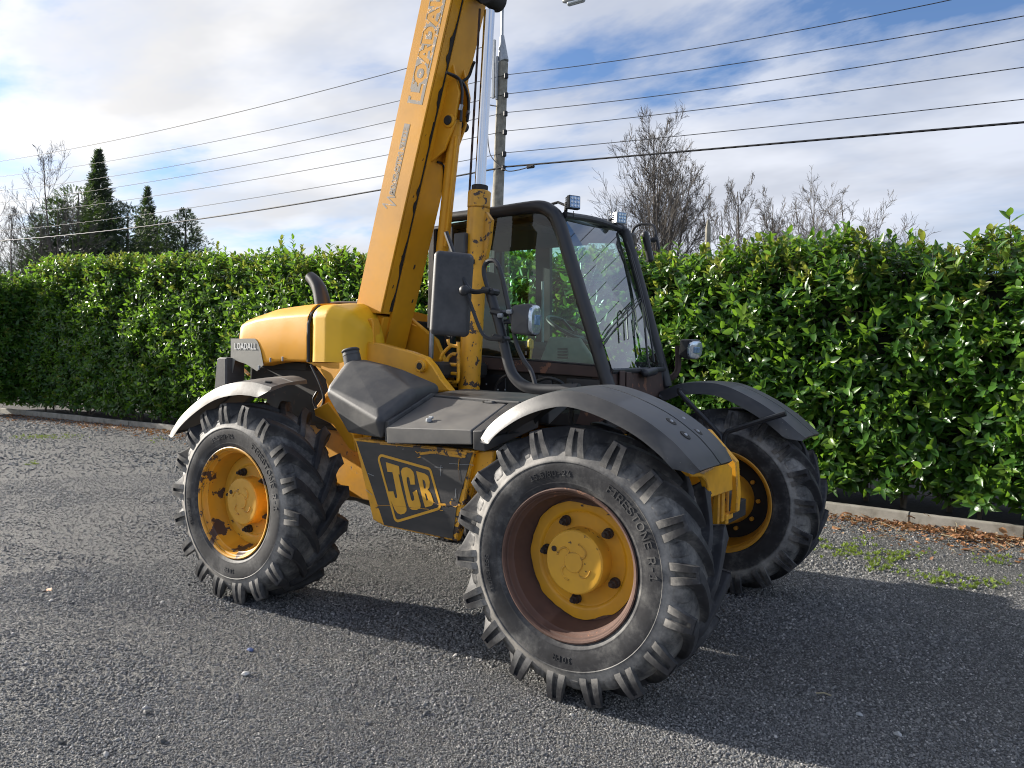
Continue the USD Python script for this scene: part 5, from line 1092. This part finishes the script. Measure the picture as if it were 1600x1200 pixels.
# body below the glass
fl = ws[1]; fr = ws[2]
obj('cab_front', hull([fl+[0.0, -0.02, -0.005], fr+[0, 0.02, -0.005], fl+[-0.12, 0, -0.005], fr+[-0.12, 0, -0.005], fl+[0.02, -0.02, -0.25], fr+[0.03, 0.02, -0.3], fl+[-0.3, 0, -0.5], fr+[-0.3, 0, -0.5]]), 'rusty_sill', cab)
for q in ((972, 592), (982, 594)): obj('rust_plate', cbox(on(*q, 0, fl[0]+0.022), (0.012, 0.07, 0.10), 0.004), 'rusty_sill', cab)
obj('side_sill', [slab(XZ([(690, 549), (745, 557), (936, 573), (940, 590), (745, 576), (690, 568)], CY0-0.01), xzT, CY0-0.012, CY0+0.05, 0.004)], 'rusty_sill', cab)
obj('cab_lower_side', [slab(XZ([(690, 566), (745, 575), (940, 590), (950, 640), (690, 640)], CY0+0.02), xzT, CY0+0.02, CY0+0.06, 0.004)], 'dirty_black', cab)
for a, b, c_, d_ in ((747, 584, 790, 625), (840, 585, 862, 612), (885, 590, 940, 612)):
    obj('access_cover', slab(XZ([(a, b), (c_, b+3), (c_, d_), (a, d_)], CY0+0.008), xzT, CY0+0.008, CY0+0.02, 0.004), 'cab_black', cab)
for pts in (((773, 640), (775, 605), (790, 588), (806, 590)), ((820, 606), (838, 596), (858, 591), (876, 597), (884, 606)), ((870, 612), (880, 603), (895, 600))):
    obj('hose', tube([Y(a, b, 0.02) for a, b in pts], 0.011, 8, smooth=6), 'hose_black', cab)
for q in ((760, 579), (760, 600), (748, 610), (778, 609), (789, 609)): obj('bolt', cyl(Y(*q, CY0+0.004), Y(*q, CY0+0.012), 0.006, 8), 'galvanised', cab)
obj('cab_floor', cbox((-1.1, 0.575, 1.12), (1.25, 0.80, 0.08)), 'dirty_black', cab)
obj('cab_far_side', cbox((-1.1, CY1-0.03, 1.22), (1.3, 0.05, 0.55)), 'cab_black', cab)
# interior
sc_ = Y(893, 521, 0.58)
tilt = rotm([0, 1, 0], 28); a = np.linspace(0, 2*PI, 40)
ring_ = np.stack([0.20*np.cos(a), 0.20*np.sin(a), 0*a], 1) @ tilt.T + sc_+[0.02, 0, 0.02]
obj('steering_wheel', [tube(ring_, 0.013, 8, caps=False)] + [tube([sc_+[0.02, 0, 0.0], sc_+[0.02, 0, 0.02]+tilt@np.array([0.2*math.cos(b), 0.2*math.sin(b), 0])], 0.012, 6) for b in (0.5, 2.6, 4.7)], 'hose_black', cab)
obj('steering_column', [tube([sc_, sc_+[0.16, 0, -0.34]], 0.045, 10), cbox(sc_+[0.05, -0.03, -0.06], (0.10, 0.16, 0.09), 0.02)], 'hose_black', cab)
d0 = Y(885, 548, 0.42)
obj('dashboard', rhull([Y(*q, y) for q in ((862, 531), (905, 533), (926, 565), (846, 572)) for y in (0.36, 0.60)], 0.02, 2), 'grey_dash', cab)
for k in range(4): obj('vent_slot', cbox(Y(879, 545+k*4.6, 0.335), (0.075, 0.012, 0.008), 0.002), 'hose_black', cab)
ss = Y(760, 500, 0.62)
obj('seat', rhull([ss+[-0.05, y, z] for y in (-0.2, 0.2) for z in (-0.2, 0.32)]+[ss+[0.03, y, -0.2] for y in (-0.2, 0.2)], 0.05, 2), 'seat_fabric', cab)
obj('seat', rhull([ss+[x, y, -0.22] for x in (0, 0.42) for y in (-0.22, 0.22)], 0.06, 2), 'seat_fabric', cab)
obj('lever', [tube([Y(826, 590, 0.40), Y(830, 545, 0.40)], 0.010, 8), rhull([Y(829, 542, 0.40), Y(829, 534, 0.40)], 0.022, 1)], 'yellow_print', cab)
obj('grab_rail', tube([Y(848, 440, CY1-0.09), Y(848, 560, CY1-0.09)], 0.010, 8), 'galvanised', cab)
# ---------------------------------------------------------------- mirrors, lamps and stalks
SY = -0.70
st = [Y(a, b, SY) for a, b in ((905, 608), (870, 609), (842, 608), (822, 604), (806, 592), (795, 570), (781, 510), (766, 458))]
obj('mirror_stalk', tube(st, [0.028, 0.028, 0.028, 0.030, 0.030, 0.028, 0.026, 0.026], 12, smooth=6), 'cab_black', tele)
obj('grab_loop', tube([Y(a, b, SY-0.01) for a, b in ((766, 462), (757, 432), (757, 415), (766, 407), (777, 412), (786, 440), (795, 482), (800, 505))], 0.0125, 8, smooth=6), 'cab_black', tele)
obj('grab_loop', tube([Y(a, b, SY) for a, b in ((803, 520), (808, 540), (818, 562), (830, 580), (838, 607))], 0.012, 8, smooth=6), 'cab_black', tele)
obj('mirror_arm', tube([Y(a, b, SY-0.04) for a, b in ((697, 363), (705, 385), (720, 425), (731, 449), (742, 456), (764, 453))], 0.0135, 8, smooth=6), 'cab_black', tele)
obj('mirror_arm', tube([Y(a, b, SY-0.04) for a, b in ((728, 455), (738, 482), (749, 512), (758, 526), (770, 530), (786, 528))], 0.010, 8, smooth=6), 'cab_black', tele)
for q, ang in (((766, 455), 0), ((783, 529), 0), ((780, 488), 0)):
    c_ = Y(*q, SY); obj('clamp', cbox(c_, (0.085, 0.075, 0.035), 0.01, rotm([0, 1, 0], 12)), 'cab_black', tele)
for q in ((792, 487), (778, 493)): c_ = Y(*q, SY-0.045); obj('bolt', cyl(c_, c_+[0.03, 0, 0], 0.012, 8), 'galvanised', tele)
mn = np.array([0.75, -0.66, 0.0]); mx_ = np.array([0.66, 0.75, 0.0]); Rm = np.stack([mx_, -mn, [0, 0, 1.0]], 1) @ rotm([0, 1, 0], 2.5)
mc = Y(706, 459.5, -0.77)
def rbox(c, size, r, R, sub=2):
    h = np.array(size)/2-r; return rhull([np.asarray(c)+R@(h*(np.array(s)*2-1)) for s in np.ndindex(2, 2, 2)], r, sub)
mi = obj('mirror', rbox(mc, (0.215, 0.062, 0.45), 0.030, Rm, 3), 'black_plastic', tele, label='big black mirror on the near stalk, seen from behind')
g_ = mc - mn*0.0325
obj('mirror_glass', cbox(g_, (0.18, 0.004, 0.41), 0.0015, Rm), 'mirror_glass', mi)
bk = Y(724.5, 454, -0.80); obj('mirror_knob', rhull([bk, bk+mn*0.02], 0.028, 2), 'cab_black', mi)
def headlamp(c, n, size, name='work_lamp', body='cab_black', label=None, grid=False, depth=None):
    n = np.asarray(n, float); n /= np.linalg.norm(n); s = np.cross([0, 0, 1.0], n); s /= np.linalg.norm(s); u = np.cross(n, s); R = np.stack([n, s, u], 1)
    w, h = size; d = depth or 0.1
    if grid:
        b = obj(name, rbox(c, (d, w, h), 0.006, R, 1), body, tele, label=label)
        for k in range(6): obj('cooling_fin', cbox(np.asarray(c)+R@np.array([-d/2-0.012, 0, (k-2.5)*h/6.5]), (0.03, w*0.9, h*0.055), 0.001, R), body, b)
        obj('lens', cbox(np.asarray(c)+R@np.array([d/2+0.001, 0, 0]), (0.004, w*0.86, h*0.86), 0.001, R), 'lamp_lens', b)
        for i in range(3):
            for j in range(3): p = np.asarray(c)+R@np.array([d/2+0.002, (i-1)*w*0.27, (j-1)*h*0.27]); obj('led', cyl(p, p+n*0.004, w*0.10, 10, 0.001), 'lamp_clear', b)
    else:
        P_ = [np.asarray(c)+R@np.array([0, a*w*0.5, b*h*0.5]) for a, b in ((-.55, -.8), (.55, -.8), (-.75, 0), (.75, 0), (-.55, .8), (.55, .8))]+[np.asarray(c)+R@np.array([-d, a*w*0.3, b*h*0.35]) for a in (-1, 1) for b in (-1, 1)]
        b = obj(name, rhull(P_, 0.022, 2), body, tele, label=label)
        aa = np.linspace(0, 2*PI, 28, endpoint=False); sh = lambda t: np.sign(np.cos(t))*np.abs(np.cos(t))**0.7
        el = [[np.asarray(c)+R@np.array([x, k*w*0.5*sh(t), k*h*0.52*np.sign(math.sin(t))*abs(math.sin(t))**0.7]) for t in aa] for x, k in ((0.012, 1.0), (0.024, 0.97), (0.029, 0.85), (0.031, 0.4))]
        obj('lens', loft(el), 'lamp_clear', b)
        obj('reflector', cbox(np.asarray(c)+R@np.array([0.031, 0, 0]), (0.006, w*0.45, h*0.34), 0.002, R), 'lamp_lens', b)
    return b
headlamp(Y(831, 500, SY+0.03), (1, 0.12, -0.02), (0.135, 0.150), 'headlamp', 'fender_plastic', 'grey-backed headlamp on the near mirror stalk', depth=0.075)
obj('lamp_mount', tube([Y(788, 503, SY), Y(800, 502, SY+0.01), Y(815, 502, SY+0.03)], 0.013, 8), 'cab_black', tele)
headlamp(Y(896, 316.5, 0.22), (0.90, -0.48, 0.02), (0.085, 0.085), 'work_lamp', 'cab_black', 'square work lamp on the near corner of the cab roof', True, 0.035)
headlamp(Y(969, 340.5, 0.86), (0.90, -0.42, -0.10), (0.083, 0.080), 'work_lamp', 'galvanised', 'square work lamp on the far corner of the cab roof', True, 0.035)
obj('lamp_bracket', [tube([Y(884, 330, 0.22), Y(885, 318, 0.25)], 0.012, 8), tube([Y(862, 319, 0.25), Y(872, 316, 0.25), Y(886, 322, 0.24)], 0.009, 6)], 'cab_black', tele)
obj('lamp_bracket', [tube([Y(951, 352, 0.86), Y(953, 343, 0.88), Y(962, 342, 0.87)], 0.011, 8)], 'cab_black', tele)
a = np.linspace(0, 2*PI, 18)
rc = Y(951.5, 333, 0.86); obj('lifting_ring', [tube(np.stack([rc[0]+0.016*np.cos(a), rc[1]+0*a, rc[2]+0.02*np.sin(a)], 1), 0.0035, 6, caps=False), tube([rc+[0, 0, -0.02], Y(950, 350, 0.86)], 0.006, 6)], 'galvanised', tele)
obj('aerial', tube([Y(896, 330, 0.25), Y(896, 340, 0.25)], 0.003, 5), 'hose_black', tele)
# far mirror and lamp
fm = Y(1010.5, 386, 1.22); Rf = np.stack([np.array([0.55, 0.83, 0]), np.array([-0.83, 0.55, 0]), [0, 0, 1.0]], 1) @ rotm([0, 1, 0], -15)
f2 = obj('mirror', rbox(fm, (0.20, 0.05, 0.23), 0.024, Rf @ rotm([0, 0, 1], 62), 2), 'cab_black', tele, label='far mirror seen nearly edge on, above the hedge line')
obj('mirror_glass', cbox(fm-(Rf@rotm([0, 0, 1], 62))[:, 1]*0.0, (0.15, 0.052, 0.18), 0.002, Rf@rotm([0, 0, 1], 62)), 'mirror_glass', f2)
obj('mirror_arm', tube([Y(a, b, 1.2) for a, b in ((988, 375), (989, 360), (997, 352), (1010, 350), (1021, 354), (1026, 372), (1030, 390))], 0.010, 8, smooth=5), 'cab_black', tele)
obj('mirror_mount', [rbox(Y(985, 374, 1.1), (0.06, 0.10, 0.085), 0.015, np.eye(3), 1)], 'cab_black', tele)
obj('mirror_knob', rhull([Y(1024, 374, 1.2), Y(1020, 375, 1.2)], 0.02, 1), 'cab_black', tele)
headlamp(Y(1083, 546, 1.12), (0.92, -0.35, -0.12), (0.14, 0.12), 'headlamp', 'cab_black', 'far headlamp on a rusty bracket in front of the hedge', depth=0.06)
obj('lamp_mount', [tube([Y(1036, 596, 1.08), Y(1052, 588, 1.1), Y(1059, 575, 1.12), Y(1060, 540, 1.12)], [0.022, 0.022, 0.022, 0.024], 10, smooth=5)], 'rusty_sill', tele)

# ================================================================ GROUND DETAIL
gr = np.random.default_rng(21)
def stone(r):
    s = trimesh.creation.icosphere(subdivisions=0, radius=1.0); v = s.vertices*(1+r.normal(0, 0.18, (12, 1)))*[1.25, 0.95, 0.62]
    return trimesh.convex.convex_hull(v)
STN = [[(stone(gr), 'gravel_stone')] for _ in range(7)]
def in_view(P, m=60):
    d = P-CAM; z = d@_F; px = 800+FPX*(d@_R)/z; py = 600-FPX*(d@_U)/z
    return (z > 0.5) & (px > -m-400/z) & (px < 1600+m+400/z) & (py < 1200+m+500/z)
def scatter_stones(n, d0, d1, smin, smax):
    a = gr.uniform(math.radians(86), math.radians(161), n); d = np.sqrt(gr.uniform(d0**2, d1**2, n))
    P = np.stack([CAM[0]+d*np.cos(a), CAM[1]+d*np.sin(a), 0*a], 1)
    k = P[:, 1] < kerb_y(P[:, 0])-0.02; return P[k], smin*(smax/smin)**(gr.uniform(0, 1, k.sum())**1.5)
PS = [scatter_stones(100000, 1.5, 3.6, 0.0028, 0.0062), scatter_stones(100000, 3.6, 6.0, 0.0040, 0.0075), scatter_stones(70000, 6.0, 10.5, 0.0055, 0.010), scatter_stones(60000, 10.5, 23.0, 0.010, 0.018), scatter_stones(1000, 1.5, 8, 0.008, 0.014)]
P = np.vstack([p for p, s in PS]); S = np.concatenate([s for p, s in PS]); k = in_view(P); P, S = P[k], S[k]
bare = meshkit.fbm(np.stack([P[:, 0]*0.55, P[:, 1]*1.5, 0*S], -1), 4, 13)+0.5*(meshkit.fbm(np.stack([P[:, 0]*2.5, P[:, 1]*3.5, 0*S], -1), 3, 17)-0.5)
k = gr.uniform(0, 1, len(P)) < np.clip((bare-0.28)/0.20, 0.86, 1)      # thinner on the compacted, driven-over patches
P, S = P[k], S[k]*np.clip(0.75+(bare[k]-0.35)*1.1, 0.72, 1.15)
P[:, 2] = S*0.25
Q = gr.normal(0, 1, (len(P), 4)); Q[:, 1:3] *= 0.35; Q /= np.linalg.norm(Q, axis=1, keepdims=True)
instancer('gravel', None, STN, P, Q, S, gr.integers(0, 7, len(P)), label='loose grey gravel chips covering the whole yard', cat='gravel', kind='stuff')

def dead(r, L):
    m = leaf(L, L*r.uniform(.45, .75), r.uniform(-.3, .5), r.uniform(-.5, .6), 5); v = m.vertices.copy(); v[:, 2] += 0.12*L*np.sin(v[:, 1]/L*9+r.uniform(0, 6)); return trimesh.Trimesh(v, m.faces, process=False)
DL = [dead(gr, 1.0) for _ in range(6)]
# individual fallen leaves by the right-hand kerb
pl = []
tries = 0
while len(pl) < 150:
    x = gr.uniform(0.15, 2.6); off = gr.exponential(0.22)+0.03
    if gr.uniform() > np.interp(x, [0.1, 0.7, 1.3, 2.6], [0.25, 0.6, 1, 1]) or off > 1.1: continue
    y = float(kerb_y(x))-off; z = 0.012+gr.exponential(0.02)*(off < 0.4)
    pl.append((x, y, z))
for k, p_ in enumerate(pl):
    L_ = gr.uniform(0.05, 0.11); R = rotm([0, 0, 1], gr.uniform(0, 360)) @ rotm([1, 0, 0], gr.normal(0, 28)) @ rotm([0, 1, 0], gr.normal(0, 22))
    o = obj('fallen_leaf', xf(trimesh.Trimesh(DL[k % 6].vertices*L_, DL[k % 6].faces, process=False), R, p_), 'dead_leaf', None, smooth=True, label='curled brown dead leaf lying on the gravel by the right kerb', cat='leaf', group='dead leaves by the right kerb')
# finer litter as one mass
n = 2600; x = gr.uniform(-0.3, 3.0, n); off = gr.exponential(0.22, n)+0.01; k = gr.uniform(0, 1, n) < np.interp(x, [-.3, 0.4, 1.0, 3.0], [0.25, 0.45, 1, 1]); x, off = x[k], off[k]
P1 = np.stack([x, kerb_y(x)-off, 0.008+0.02*gr.uniform(0, 1, len(x))*(off < 0.35)], 1)
n = 2600; x = gr.uniform(-18.5, -7.0, n); off = np.abs(gr.normal(0, 0.45, n))+0.02
P2 = np.stack([x, kerb_y(x)-off, 0.008+0*x], 1); P = np.vstack([P1, P2])
Dn = np.stack([gr.normal(0, .5, len(P)), gr.normal(0, .5, len(P)), np.ones(len(P))], 1)
instancer('leaf_litter', None, [[(m, 'dead_leaf')] for m in DL], P, quats(Dn, gr.uniform(0, 6.28, len(P))), np.concatenate([gr.uniform(.018, .05, len(P1)), gr.uniform(.02, .06, len(P2))]), gr.integers(0, 6, len(P)), label='fine brown leaf litter along the foot of the kerb', cat='leaf litter', kind='stuff')
# weeds and moss
def tuft(r):
    parts = []
    for _ in range(14):
        a = r.uniform(0, 6.28); el = r.uniform(0.4, 1.4); d = np.array([math.cos(a)*math.cos(el), math.sin(a)*math.cos(el), math.sin(el)])
        parts.append(xf(leaf(r.uniform(.5, 1), r.uniform(.10, .22), .2, r.uniform(0, .5), 3), frame(d, [0, 0, 1]), r.normal(0, .15, 3)*[1, 1, 0]))
    return trimesh.util.concatenate(parts)
TF = [[(tuft(gr), 'moss_green')] for _ in range(4)]
WPX = [(1320, 862, 16, 40), (1395, 868, 30, 70), (1380, 885, 22, 30), (1460, 902, 26, 40), (1555, 875, 14, 30), (1540, 912, 40, 50), (1285, 850, 10, 14), (1350, 848, 14, 20), (62, 683, 22, 90), (112, 682, 10, 25), (52, 724, 6, 12), (245, 688, 8, 12)]
P = []
for a, b, sp, cnt in WPX:
    for _ in range(cnt):
        q = on(a+gr.normal(0, sp), b+gr.normal(0, 5 if a > 400 else 2.2), 2, 0.004); P.append(q)
P = np.array(P); d = np.linalg.norm(P-CAM, axis=1)
instancer('weeds', None, TF, P, quats(np.stack([gr.normal(0, .2, len(P)), gr.normal(0, .2, len(P)), np.ones(len(P))], 1), gr.uniform(0, 6.28, len(P))), gr.uniform(.02, .045, len(P)), gr.integers(0, 4, len(P)), label='small bright green weeds and moss at the edge of the gravel', cat='weeds', kind='stuff')
ST = [[(tube([[0, 0, 0], [.3, .03, .02], [.65, -.02, .03], [1, .04, .0]], [.012, .01, .008, .004], 4), 'dry_straw')]]
n = 90; x = gr.uniform(0.0, 2.4, n); P = np.stack([x, kerb_y(x)-gr.uniform(.1, .9, n), 0.012+0*x], 1)
Dn = np.stack([gr.normal(0, .15, n), gr.normal(0, .15, n), np.ones(n)], 1)
instancer('dry_stalks', None, ST, P, quats(Dn, gr.uniform(0, 6.28, n)), gr.uniform(.08, .25, n), np.zeros(n, int), label='pale dry straw stalks strewn by the right kerb', cat='straw', kind='stuff')
# odd single things on the gravel
q = on(80, 921, 2, 0.012); obj('fallen_leaf', xf(trimesh.Trimesh(DL[1].vertices*0.085, DL[1].faces, process=False), rotm([0, 0, 1], 200), q), 'orange_leaf', smooth=True, label='single orange dead leaf alone on the left gravel', cat='leaf')
for a, b, r_, lab, mt in ((391, 1015, .016, 'small blue stone on the gravel left of the front wheel', 'blue_stone'), (385, 1053, .018, 'pale rounded pebble below the blue stone', 'pale_stone'), (230, 1113, .016, 'larger dark stone on the lower left gravel', 'dark_stone'), (94, 1160, .015, 'dark angular stone near the bottom left corner', 'dark_stone'), (254, 1158, .015, 'dark stone near the bottom edge of the photo', 'dark_stone'), (282, 953, .014, 'dark stone left below the rear wheel', 'dark_stone'), (1403, 1147, .016, 'pale bluish stone in the shade at the lower right', 'pale_stone'), (1342, 1116, .015, 'thin pale stone chip in the shade at the lower right', 'pale_stone'), (208, 750, .014, 'pale stone alone on the far left gravel', 'pale_stone')):
    q = on(a, b, 2, r_*0.4)
    if mt not in MAT: plain(mt, {'blue_stone': (.10, .14, .30), 'pale_stone': (.36, .37, .37), 'dark_stone': (.045, .048, .05)}[mt], 0.7)
    s = stone(gr); obj('stone', trimesh.Trimesh(s.vertices*r_+q, s.faces, process=False), mt, smooth=False, label=lab, cat='stone')
q0, q1 = on(1275, 1083, 2, 0.01), on(1299, 1087, 2, 0.01)
obj('twig', tube([q0, (q0+q1)/2+[0, .005, .006], q1], 0.0035, 6), 'dry_straw', label='thin pale twig on the shaded gravel in front of the machine', cat='twig')
